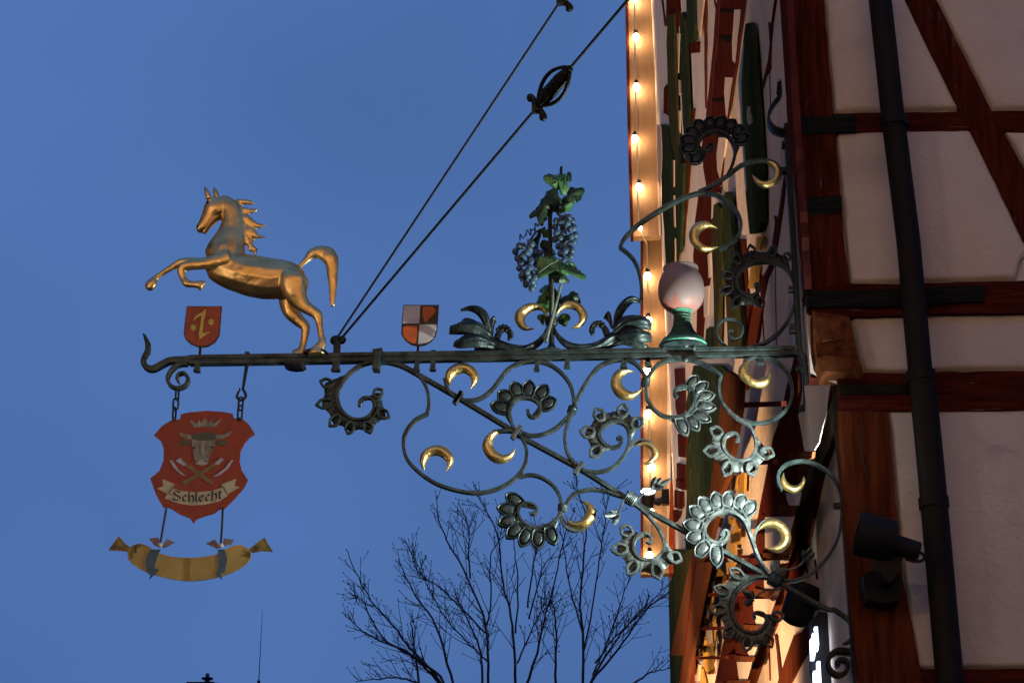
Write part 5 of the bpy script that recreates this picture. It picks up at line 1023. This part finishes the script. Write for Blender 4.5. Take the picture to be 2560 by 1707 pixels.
# blackletter word, written with a broad nib
NIB = (.105, .085)
GL = {'S': (.78, [[(.70, .86), (.50, .98), (.25, .92), (.14, .74), (.34, .56), (.62, .46), (.70, .26), (.50, .06), (.22, .04), (.06, .18)]]),
      'c': (.50, [[(.42, .56), (.26, .66), (.12, .52), (.12, .16), (.26, .02), (.44, .14)]]),
      'h': (.58, [[(.12, 1.0), (.12, .04), (.2, .0)], [(.12, .52), (.34, .66), (.48, .52), (.48, .10), (.34, -.18)]]),
      'l': (.28, [[(.10, 1.0), (.12, .12), (.22, .02)]]),
      'e': (.52, [[(.14, .36), (.42, .46), (.40, .58), (.26, .66), (.12, .52), (.12, .16), (.26, .02), (.44, .14)]]),
      't': (.42, [[(.16, .92), (.14, .14), (.26, .02), (.38, .12)], [(.02, .64), (.36, .66)]])}
def banner_at(u, v):       # u along the band 0..1, v height 0..1
    x = 498 + 330 * u; base = 914 + 18 * (1 - (2 * u - 1) ** 2) * 1.0 - 10 * u; sl_p = (-36 * (2 * u - 1) * 2 - 10) / 330
    return (x - sl_p * v * 66 * .3, base - v * 64)
wd = sum(GL[c][0] for c in 'Schlecht'); cur = 0
for ch in 'Schlecht':
    w, strokes = GL[ch]; b = MB()
    for st in strokes:
        for p, q in zip(st, st[1:]):
            P4 = []
            for sx, (a_, b__) in ((1, p), (1, q), (-1, q), (-1, p)):
                P4.append(banner_at((cur + a_ + sx * NIB[0] * .62) / wd, b__ - sx * -NIB[1] * .75))
            f = [onY(t, YS) + Vector((0, -.0048, 0)) for t in px('B', P4)]; b.add(f, [(0, 1, 2, 3)])
    b.build('letter', INK, bn, smooth=False); cur += w
# chains
def link(r, c, h, w, turn, parent, rad=.0042):
    C = onY(px(r, [c])[0], YS); s = REG[r][2] * MPP; H = h * s * .5 * 1.2; Wd = w * s * .5; b = MB(); pts = []
    for k in range(17):
        a = 2 * pi * k / 16; x = Wd * cos(a); z = (H - Wd) * (1 if sin(a) > 0 else -1) * (0 if abs(sin(a)) < .01 else 1) + Wd * sin(a)
        pts.append(C + (Vector((x, 0, z)) if not turn else Vector((x * .35, x, z))))
    b.tube(pts, rad, 6); return b.build('chain_link', IRON_DK, parent)
for c, h, t in (((531, 225), 66, True), ((521, 287), 66, False), ((512, 350), 72, True)): link('B', c, h, 34, t, bs_)
for c, h, t in (((946, 285), 74, False), ((941, 345), 84, False)): link('B', c, h, 28, t, bs_)
b = MB(); b.tube([onY(p, YS) for p in px('B', [(512, 372), (506, 390), (505, 402)])], .005, 6); b.tube([onY(p, YS) for p in px('B', [(938, 375), (934, 390), (933, 402)])], .005, 6); b.build('shackles', IRON_DK, bs_)
b = MB(); b.tube([onY(p, YS) for p in px('B', [(987, 30), (975, 100), (960, 190), (974, 212), (980, 238), (962, 262), (936, 262), (920, 240), (928, 212), (940, 196), (938, 180)])], [.008, .007, .006, .006, .006, .006, .006, .006, .005, .004, .002], 8); b.build('hook', IRON_DK, bs_)

# ------------------------------------------------------------------ SAUSAGE SIGN
sg = thing('sausage_sign', 'yellow painted sausage shaped plate with blue ribbon ties hanging below the red sign', 'sign', onY(px('B', [(620, 1290)])[0], YS))
b = MB(); plate(b, px('B', spline([(205, 1272), (212, 1235), (240, 1208), (290, 1197), (345, 1218), (400, 1252), (480, 1279), (600, 1290), (720, 1281), (800, 1262), (850, 1232), (910, 1208), (970, 1214), (1012, 1250), (1006, 1300), (960, 1346), (880, 1390), (780, 1421), (660, 1440), (540, 1437), (420, 1412), (320, 1380), (240, 1332), (212, 1298)], 3, True)), .007); b.build('sausage', OCHRE, sg, smooth=False)
for q in ([(228, 1226), (214, 1252), (190, 1248), (80, 1239), (112, 1195), (148, 1146), (190, 1196)], [(1000, 1232), (1050, 1192), (1101, 1156), (1128, 1204), (1157, 1251), (1090, 1246), (1018, 1258)]): paint('twisted_end', q, OCHRE_DK, -1, sg)
for q in ([(215, 1262), (230, 1215), (290, 1200), (302, 1210), (262, 1236), (268, 1258), (240, 1262), (246, 1290), (222, 1300)], [(1010, 1252), (960, 1240), (985, 1262), (945, 1280), (990, 1278), (1004, 1298)]): paint('scorch_mark', q, OCHRE_DK, 1, sg)
paint('seam_mark', [(586, 1292), (622, 1291), (612, 1350), (618, 1438), (580, 1438), (590, 1360)], mat('darker ochre paint', (.30, .175, .035), .6, 0, .2, 20), 1, sg)
for q in ([(360, 1236), (425, 1236), (398, 1290), (376, 1382), (332, 1384), (324, 1320), (338, 1268)], [(795, 1236), (840, 1236), (859, 1300), (842, 1385), (786, 1402), (802, 1330)]): paint('ribbon_band', q, BLUE, 1.4, sg)
for q in ([(345, 1163), (410, 1156), (416, 1216), (382, 1212)], [(424, 1216), (464, 1164), (517, 1190), (444, 1226)], [(715, 1195), (774, 1169), (812, 1216), (790, 1230)], [(824, 1212), (835, 1161), (902, 1172), (882, 1204)]): paint('bow', q, PINKG, -1.5, sg)
for q in ([(330, 1386), (386, 1358), (413, 1370), (382, 1402), (347, 1437), (356, 1406)], [(780, 1406), (816, 1394), (829, 1439), (808, 1420)]): paint('ribbon_tail', q, BLUE, 2, sg)
b = MB(); b.tube([onY(p, YS) for p in px('B', [(460, 968), (440, 1080), (418, 1210)])], .0045, 6); b.build('hanger_rod', IRON_DK, sg)
b = MB(); b.tube([onY(p, YS) for p in px('B', [(829, 962), (824, 1080), (815, 1214)])], .0045, 6); b.build('hanger_rod', IRON_DK, sg)
for q in ((420, 1210), (818, 1214)): b = MB(); b.sphere(onY(px('B', [q])[0], YS) - Vector((0, .006, 0)), .011, 8, 6); b.build('knot', mat('pale knot', (.5, .48, .46), .5), sg)

# ------------------------------------------------------------------ LAMPS
def lamp_light(name, kind, loc, target, power, color, **k):
    L = bpy.data.lights.new(name, kind); L.energy = power; L.color = color
    for a, v in k.items(): setattr(L, a, v)
    o = bpy.data.objects.new(name, L); o.location = loc
    if target is not None: o.rotation_euler = (Vector(target) - Vector(loc)).to_track_quat('-Z', 'Y').to_euler()
    col.objects.link(o); return o
YG = GY - .30
f0, f1 = onY(px('M', [(566, 512)])[0], YG), onY(px('M', [(832, 570)])[0], YG)
sp = thing('spotlight', 'black cylindrical spotlight on the corner post pointing left at the bracket', 'spotlight', f1)
ax = (f1 - f0).normalized()
b = MB(); b.tube([f0, f0 + ax * .01, f1 - ax * .02, f1, f1 + ax * .004], [.083, .084, .080, .074, .03], 24, cap=False); b.tube([f0 + ax * .03, f0 + ax * .035], [.078, .078], 24); b.build('housing', LAMP_BLK, sp)
n0, n1 = onY(px('M', [(815, 590)])[0], YG), onY(px('M', [(1000, 640)])[0], YG)
b = MB(); b.tube([n0, n1, n1 + (n1 - n0).normalized() * .006], [.040, .036, .03], 16); b.build('ballast_tube', LAMP_BLK, sp)
b = MB(); b.tube([onY(p, YG) for p in spline(px('M', [(1000, 640), (1038, 665), (1040, 695), (1000, 712), (950, 706), (910, 690)]), 4)], .006, 6); b.build('cable', LAMP_BLK, sp)
b = MB(); q = [onY(p, YG) for p in px('M', [(690, 690), (890, 670), (880, 760), (800, 860), (720, 780)])]; b.add(q + [v + Vector((0, .05, 0)) for v in q], [(0, 1, 2, 3, 4), (9, 8, 7, 6, 5)] + [(i, i + 5, (i + 1) % 5 + 5, (i + 1) % 5) for i in range(5)]); b.build('yoke', LAMP_BLK, sp, smooth=False)
b = MB(); q = [onY(p, GY - .16) for p in px('M', [(610, 800), (700, 770), (860, 790), (880, 850), (870, 980), (760, 1000), (640, 980), (615, 860)])]; b.add(q + [v + Vector((0, .13, 0)) for v in q], [tuple(range(8)), tuple(range(15, 7, -1))] + [(i, i + 8, (i + 1) % 8 + 8, (i + 1) % 8) for i in range(8)]); b.build('junction_box', LAMP_BLK, sp, smooth=False)
b = MB(); b.tube([onY(px('M', [(790, 800)])[0], YG + .02), onY(px('M', [(770, 880)])[0], GY - .1)], .03, 10); b.build('arm', LAMP_BLK, sp)
tgt = onY((900, 640), YS)
lamp_light('spotlight_beam', 'SPOT', f0 - ax * .02, tgt, SPOT_W, (.86, 1, .90), spot_size=radians(118), spot_blend=.8, shadow_soft_size=.05)
# second can, opening upward
YT = 9.1
c1, c0_ = onY(px('T', [(1345, 420)])[0], YT), onY(px('T', [(1210, 850)])[0], YT)
ul = thing('uplight', 'black open topped uplight can low on the street front beside the corner post', 'spotlight', c0_)
ax2 = (c1 - c0_).normalized()
b = MB(); b.tube([c0_ - ax2 * .012, c0_, c0_ + ax2 * .03, c1], [.035, .062, .071, .073], 24, cap=False); b.tube([c0_ + ax2 * .1, c0_ + ax2 * .104], [.069, .069], 24); b.build('housing', LAMP_BLK, ul)
b = MB(); p0 = onY(px('T', [(1400, 640)])[0], YT); b.tube([p0, p0 + Vector((.06, .05, 0)), p0 + Vector((.2, .08, 0))], .018, 8); b.build('arm', LAMP_BLK, ul)
lamp_light('uplight_beam', 'SPOT', c1 - ax2 * .03, c1 + Vector((-.10, .25, 1)), UPLIGHT_W, (.88, 1, .86), spot_size=radians(70), spot_blend=.6, shadow_soft_size=.03)
# small far lamp whose lens faces us
YF = YE - 1.0
lc = onY(px('R', [(785, 280)])[0], YF)
sl3 = thing('floodlight', 'small glaring floodlight on an arm in front of the brown clad edge', 'spotlight', lc)
s3_ = YF / YS * MPP * .17857
from mathutils import Matrix
TL = Matrix.Rotation(radians(38), 4, 'X')
def tilt(mb): mb.V = [lc + TL @ (v - lc) for v in mb.V]; return mb
b = MB(); b.lathe(lc, [(84 * s3_, 0), (98 * s3_, -.01), (90 * s3_, -60 * s3_), (72 * s3_, -200 * s3_), (30 * s3_, -210 * s3_)], 24); tilt(b).build('housing', LAMP_BLK, sl3)
b = MB(); b.sphere(lc + Vector((0, 0, .01)), 96 * s3_, 20, 8, (1, 1, .2)); tilt(b).build('lens', LENS, sl3)
b = MB(); b.tube([onY(p, YF) for p in px('R', [(870, 390), (930, 400), (1000, 370), (1030, 360)])], .03, 8); b.build('arm', LAMP_BLK, sl3)
b = MB(); b.tube([onY(p, YF) for p in spline(px('R', [(875, 420), (910, 450), (955, 440), (970, 400)]), 4)], .012, 6); b.build('cable', LAMP_BLK, sl3)
b = MB(); b.box(onY(px('R', [(1030, 350)])[0], YF), (.035, .03, .075)); b.build('wall_box', LAMP_BLK, sl3, smooth=False)
lamp_light('floodlight_beam', 'SPOT', lc + Vector((0, -.02, .03)), onY((1100, 800), YS), FAR_W, (1, .96, .96), spot_size=radians(110), spot_blend=.7, shadow_soft_size=.04)
# assumed warm wall washers of the street front, unseen below the picture's edge
for k, (Y, z, x) in enumerate(((10.3, 1.7, -.7), (15.0, 2.5, -.7))):
    wl = thing('assumed_wall_washer', '%s of two assumed warm wall washer lamps on arms low on the street front' % ('nearer' if k == 0 else 'farther'), 'lamp', (x, Y, z))
    b = MB(); b.tube([(x, Y, z - .14), (x, Y, z)], [.05, .06], 16, cap=False); b.tube([(x, Y, z - .1), (x, Y, z - .095)], [.05, .05], 16); b.build('housing', LAMP_BLK, wl)
    b = MB(); b.tube([(x, Y, z - .1), (XL + .02, Y, z - .1)], .015, 8); b.build('arm', LAMP_BLK, wl)
    lamp_light('assumed_wall_washer_beam', 'SPOT', (x, Y, z - .02), (x + 1.6, Y + 2.2, z + 3.9), WARM_W * (.9 if k else 1), (1, .60, .28), spot_size=radians(84), spot_blend=.9, shadow_soft_size=.06)
# assumed street lantern for warm light, unseen across the street behind the viewer
SLP = Vector((-6.0, 1.5, 0))
st = thing('added_lamp', 'assumed street lantern on a dark post at the left, beside the viewer', 'added lamp', SLP)
b = MB(); b.tube([SLP, SLP + Vector((0, 0, .8)), SLP + Vector((0, 0, 4.1))], [.09, .05, .04], 12); b.build('post', IRON_DK, st)
b = MB(); b.lathe(SLP + Vector((0, 0, 4.1)), [(.10, 0), (.16, .34), (.15, .36)], 12); b.build('lantern', LANTERN, st)
b = MB(); b.lathe(SLP + Vector((0, 0, 4.46)), [(.22, 0), (.05, .16), (.02, .22)], 12); b.build('cap', IRON_DK, st)
lamp_light('added_lamp_light', 'POINT', SLP + Vector((.35, .1, 4.35)), None, STREET_W, (1, .70, .44), shadow_soft_size=.22)
FLP = Vector((-7.0, 14.0, 0))  # unseen floodlight added to warm the street front, aimed clear of the horse
st = thing('added_lamp', 'added floodlight on a tall post left of the row of fronts', 'added lamp', FLP)
b = MB(); b.tube([FLP, FLP + Vector((0, 0, .8)), FLP + Vector((0, 0, 4.4))], [.10, .06, .045], 12); b.build('post', IRON_DK, st)
b = MB(); b.tube([FLP + Vector((-.06, 0, 4.4)), FLP + Vector((.12, 0, 4.5)), FLP + Vector((.3, .05, 4.55))], [.10, .15, .2], 14, cap=False); b.build('floodlight_shade', IRON_DK, st)
lamp_light('added_lamp_light', 'SPOT', FLP + Vector((.36, .06, 4.58)), (1.2, 19, 7), FRONT_W, (1, .76, .58), spot_size=radians(104), spot_blend=.5, shadow_soft_size=.2)
NLP = Vector((-4.4, 10.0, 0))  # second unseen floodlight, added to brighten the near end of the front
st = thing('added_lamp', 'added nearer floodlight on a post beside the sign', 'added lamp', NLP)
b = MB(); b.tube([NLP, NLP + Vector((0, 0, .8)), NLP + Vector((0, 0, 3.2))], [.10, .06, .045], 12); b.build('post', IRON_DK, st)
b = MB(); b.tube([NLP + Vector((-.06, -.06, 3.2)), NLP + Vector((.1, .1, 3.3)), NLP + Vector((.2, .25, 3.38))], [.10, .15, .2], 14, cap=False); b.build('floodlight_shade', IRON_DK, st)
lamp_light('added_lamp_light', 'SPOT', NLP + Vector((.26, .3, 3.42)), (1.2, 15.2, 6.2), NEAR_W, (1, .74, .56), spot_size=radians(104), spot_blend=.35, shadow_soft_size=.18)
# houses across the street, behind the viewer: they close off the low sky, the nearest one floodlit
for k, (cx, cy, hx, hy, h) in enumerate(((-3, -9, 7, 3, 16), (11.5, -9, 7, 3, 16), (-14.5, 12, 3.5, 17, 13))):
    oh = thing('opposite_house', ('floodlit sandstone house across the street behind the viewer', 'taller sandstone house behind the viewer to the right', 'sandstone house on the left side of the street')[k], 'house', (cx, cy, 0), 'houses across the street')
    b = MB(); b.box((cx, cy, h / 2), (hx, hy, h / 2)); b.build('wall', STONE, oh, smooth=False)
    b = MB(); b.add([(cx - hx, cy - hy, h), (cx + hx, cy - hy, h), (cx + hx, cy + hy, h), (cx - hx, cy + hy, h), (cx - hx, cy, h + 3), (cx + hx, cy, h + 3)], [(0, 1, 5, 4), (2, 3, 4, 5), (1, 2, 5), (3, 0, 4)]); b.build('roof', ROOF, oh, smooth=False)
for k, x in enumerate((-6.5, -.6, 6.0)):  # added lamps: warm the walls that the gilding reflects and the gable faces
    p0 = Vector((x, -3.2, 4.6)); fl = thing('bounce_floodlight', ('leftmost', 'middle', 'rightmost')[k] + ' of three added floodlights on the house fronts behind the viewer', 'lamp', p0)
    b = MB(); b.tube([p0 - Vector((0, 0, .2)), p0], [.08, .12], 12); b.tube([p0 - Vector((0, 0, .1)), p0 + Vector((0, -2.8, -.1))], .03, 8); b.build('housing', LAMP_BLK, fl)
    lamp_light('bounce_floodlight_beam', 'SPOT', p0 + Vector((0, 0, .04)), p0 + Vector((0, -2.6, 4.5)), BACK_W, (1, .66, .36), spot_size=radians(140), spot_blend=.8, shadow_soft_size=.1)

# ------------------------------------------------------------------ ILLUMINATED SIGN and its scroll holder
YI = 8.75
ls = thing('illuminated_sign', 'dark shop sign seen edge on with glowing white block letters under the corner', 'sign', onY(px('T', [(1460, 1600)])[0], YI))
b = MB(); plate(b, px('T', [(1410, 800), (1530, 690), (1700, 700), (1720, 1000), (1700, 1900), (1540, 1900), (1420, 1400)]), .05, .06, YI); b.build('board', LAMP_BLK, ls, smooth=False)
for q in ([(1452, 910), (1490, 908), (1508, 1130), (1480, 1135), (1475, 980)], [(1428, 985), (1450, 985), (1470, 1080), (1502, 1135), (1500, 1190), (1440, 1180)], [(1402, 1055), (1425, 1055), (1455, 1170), (1470, 1200), (1455, 1300), (1412, 1300)],
          [(1485, 1330), (1522, 1330), (1535, 1568), (1535, 1760), (1498, 1760), (1490, 1500)], [(1442, 1450), (1475, 1445), (1490, 1568), (1490, 1760), (1448, 1760)]):
    b = MB(); plate(b, px('T', q), .05, 0, YI); b.build('letter', LETTER, ls, smooth=False)
sh = thing('scroll_holder', 'black rolled iron scroll arm on the corner beside the glowing letters', 'bracket', onY(px('T', [(1980, 1230)])[0], YS + .1))
b = MB(); flatbar(b, spline(px('T', [(2000, 1232), (1860, 1222), (1740, 1212), (1650, 1260), (1610, 1350), (1640, 1450), (1740, 1510), (1830, 1470), (1855, 1380), (1800, 1320), (1735, 1345), (1740, 1400)])), [14, 15, 15, 13, 12, 12, 12, 11, 11, 12, 13, 9], .06, 0, Y=YS + .1); b.build('scroll', IRON_DK, sh)

# ------------------------------------------------------------------ BARE TREE
YTREE = 45.0
tr = thing('bare_tree', 'leafless tree with upswept dark branches and budded twigs behind the bracket', 'tree', (onY((1290, 1700), YTREE).x, YTREE, 0))
rnd = random.Random(11)
KT = 45 / .96 / FPX * .36565        # metres per drawing unit
crown = MB()
leaders = [[(1040, 1441), (1025, 1060), (900, 720), (760, 480), (700, 300), (697, 180)], [(1230, 1441), (1210, 1070), (1150, 800), (1110, 480), (1010, 290), (965, 195)], [(1690, 1441), (1690, 1130), (1670, 930), (1700, 640), (1710, 420), (1655, 250), (1650, 110)],
           [(1700, 1200), (1750, 930), (1800, 600), (1840, 330), (1870, 150), (1990, 40)], [(720, 1441), (520, 1230), (430, 1120), (280, 960), (190, 800), (140, 670)], [(800, 1441), (680, 1040), (540, 840), (450, 650), (400, 585)],
           [(1025, 1100), (870, 930), (700, 760), (560, 650), (490, 480), (445, 400)], [(1310, 1441), (1380, 1270), (1430, 1080), (1500, 870), (1560, 620), (1640, 420)], [(1730, 1441), (1860, 1180), (2010, 950), (2200, 760), (2320, 690)],
           [(1750, 1441), (1960, 1230), (2120, 1050), (2290, 970)], [(600, 1441), (420, 1350), (240, 1320), (65, 1300)], [(720, 1410), (480, 1270), (270, 1210), (120, 1105)], [(1025, 1060), (1060, 860), (1050, 560), (1120, 400), (1112, 170)],
           [(1230, 1100), (1250, 800), (1230, 600), (1215, 470)], [(1310, 930), (1350, 650), (1370, 540), (1355, 310)], [(2030, 1441), (2150, 1350), (2290, 1310)], [(1040, 1300), (920, 1180), (750, 1000), (640, 800), (560, 640), (520, 530)],
           [(1690, 1130), (1600, 800), (1560, 550), (1530, 400)], [(920, 720), (915, 560), (920, 440), (865, 310)], [(1320, 1000), (1410, 660), (1470, 570)], [(1760, 1380), (1900, 1000), (1990, 700), (2060, 500)], [(560, 1441), (520, 1150), (480, 950), (490, 900)],
           [(1770, 1300), (1950, 1080), (2150, 880), (2300, 740)], [(1500, 1441), (1510, 1150), (1500, 1000), (1470, 950)], [(1240, 1300), (1330, 1100), (1420, 900), (1440, 700)], [(700, 1441), (560, 1300), (330, 1160), (200, 920), (165, 960)], [(1000, 1441), (980, 1200), (900, 980), (830, 820), (780, 740)]]
def seg(pts, r0, r1, n=5):
    N = len(pts); crown.tube(pts, [r0 + (r1 - r0) * (i / (N - 1)) ** .8 for i in range(N)], n)
def bud(p): crown.sphere(p, 4.2 * KT, 5, 4, (1, 1, 1.3))
def twig(p, dirv, L, r, depth):
    pts = [p]; d = dirv.copy(); n = 5
    for i in range(n):
        d = (d + Vector((rnd.uniform(-.10, .10), rnd.uniform(-.1, .1), .06 + rnd.uniform(-.06, .08)))).normalized(); pts.append(pts[-1] + d * (L / n))
    seg(pts, r, max(1.5 * KT, r * .5), 4); bud(pts[-1])
    if depth > 0:
        for k in range(rnd.choice((1, 2, 2))):
            i = rnd.randint(1, n - 1); a = rnd.uniform(.5, .95) * rnd.choice((-1, 1))
            dd = (pts[i + 1] - pts[i]).normalized(); nd = Vector((dd.x * cos(a) - dd.z * sin(a), dd.y + rnd.uniform(-.5, .5), dd.x * sin(a) + dd.z * cos(a))).normalized()
            twig(pts[i], nd, L * rnd.uniform(.45, .7), r * .62, depth - 1)
for li, ld in enumerate(leaders):
    yo = rnd.uniform(-2.5, 2.5); P = spline([(p[0], p[1]) for p in ld], 5); n = len(P)
    if ld[0][1] >= 1400: P = [(1230 + (ld[0][0] - 1230) * .45, 1960)] + [(1230 + (ld[0][0] - 1230) * .75, 1680)] + P
    pts = []
    for i, p in enumerate(P):
        q = onY(px('N', [p])[0], YTREE); pts.append(q + Vector((rnd.uniform(-.015, .015), yo * (i / n) ** 1.0, rnd.uniform(-.02, .02))))
    seg(pts, (10.5 if ld[0][1] >= 1400 else 6.5) * KT, 2.4 * KT, 6); bud(pts[-1])
    for i in range(3 if ld[0][1] < 1400 else 4, len(pts) - 1):
        for rep in range(2):
            if rnd.random() < .42:
                dd = (pts[i + 1] - pts[i]).normalized(); a = rnd.uniform(.28, .6) * rnd.choice((-1, 1)); t = i / len(pts)
                nd = Vector((dd.x * cos(a) - dd.z * sin(a), rnd.uniform(-.5, .5), dd.x * sin(a) + dd.z * cos(a))).normalized()
                if nd.z < .05: nd.z = abs(nd.z) + .25; nd.normalize()
                twig(pts[i], nd, rnd.uniform(90, 300) * KT * (1.2 - .85 * t), 2.9 * KT * (1.15 - .4 * t), 1 if t < .8 else 0)
crown.build('crown', BARK, tr)
base = onY(px('N', [(1230, 1960)])[0], YTREE)
t_ = MB(); t_.tube([(base.x + .1, YTREE, 0), (base.x + .05, YTREE, 2), (base.x, YTREE, base.z + .2)], [.5, .4, .34], 12)
for ld in leaders:
    if ld[0][1] >= 1400:
        q = onY(px('N', [(1230 + (ld[0][0] - 1230) * .45, 1960)])[0], YTREE); t_.tube([(base.x, YTREE, base.z - 1.2), q + Vector((0, 0, .05))], [.2, 16 * KT], 8)
t_.build('trunk', BARK, tr)

# ------------------------------------------------------------------ FAR ROOF AND MAST
YR = 120
hp = onY((512, 1712), YR)
fh = thing('far_house', 'dark roof ridge of a distant house with a small smoking chimney at the bottom edge', 'house', (hp.x, YR + 4, 0))
c_l, c_r = onY((471, 1704), YR), onY((531, 1702), YR)
b = MB(); b.box(((c_l.x + c_r.x) / 2, YR + 4, c_l.z / 2 - .6), ((c_r.x - c_l.x) / 2, 4, c_l.z / 2 - .6)); b.build('wall', STONE, fh, smooth=False)
b = MB(); b.box(((c_l.x + c_r.x) / 2, YR + 4, c_l.z - .35), ((c_r.x - c_l.x) / 2 + .1, 4.1, .35)); b.build('roof', ROOF, fh, smooth=False)
c = onY((518, 1702), YR); b = MB(); b.tube([c - Vector((0, 0, 2)), c + Vector((0, 0, .12))], .16, 10); b.tube([c + Vector((0, 0, .12)), c + Vector((0, 0, .2))], [.34, .34], 10); b.tube([c + Vector((0, 0, .2)), c + Vector((0, 0, .45))], [.12, .10], 10); b.build('chimney', ROOF, fh)
c = onY((543, 1712), YR); b = MB(); b.sphere(c - Vector((0, 0, .35)), .62, 16, 10, (1, 1, .8)); b.build('dormer', ROOF, fh)
mp_ = onY((647, 1700), YR + 5); mt = onY((656, 1525), YR + 5)
am = thing('antenna_mast', 'hair thin antenna mast rising into the blue sky at lower left', 'antenna', (mp_.x, YR + 5, 0))
b = MB(); b.tube([(mp_.x, YR + 5, 0), mp_], .10, 8); b.build('pole', IRON_DK, am); b = MB(); b.tube([mp_, mt], [.03, .012], 6); b.build('whip', IRON_DK, am)
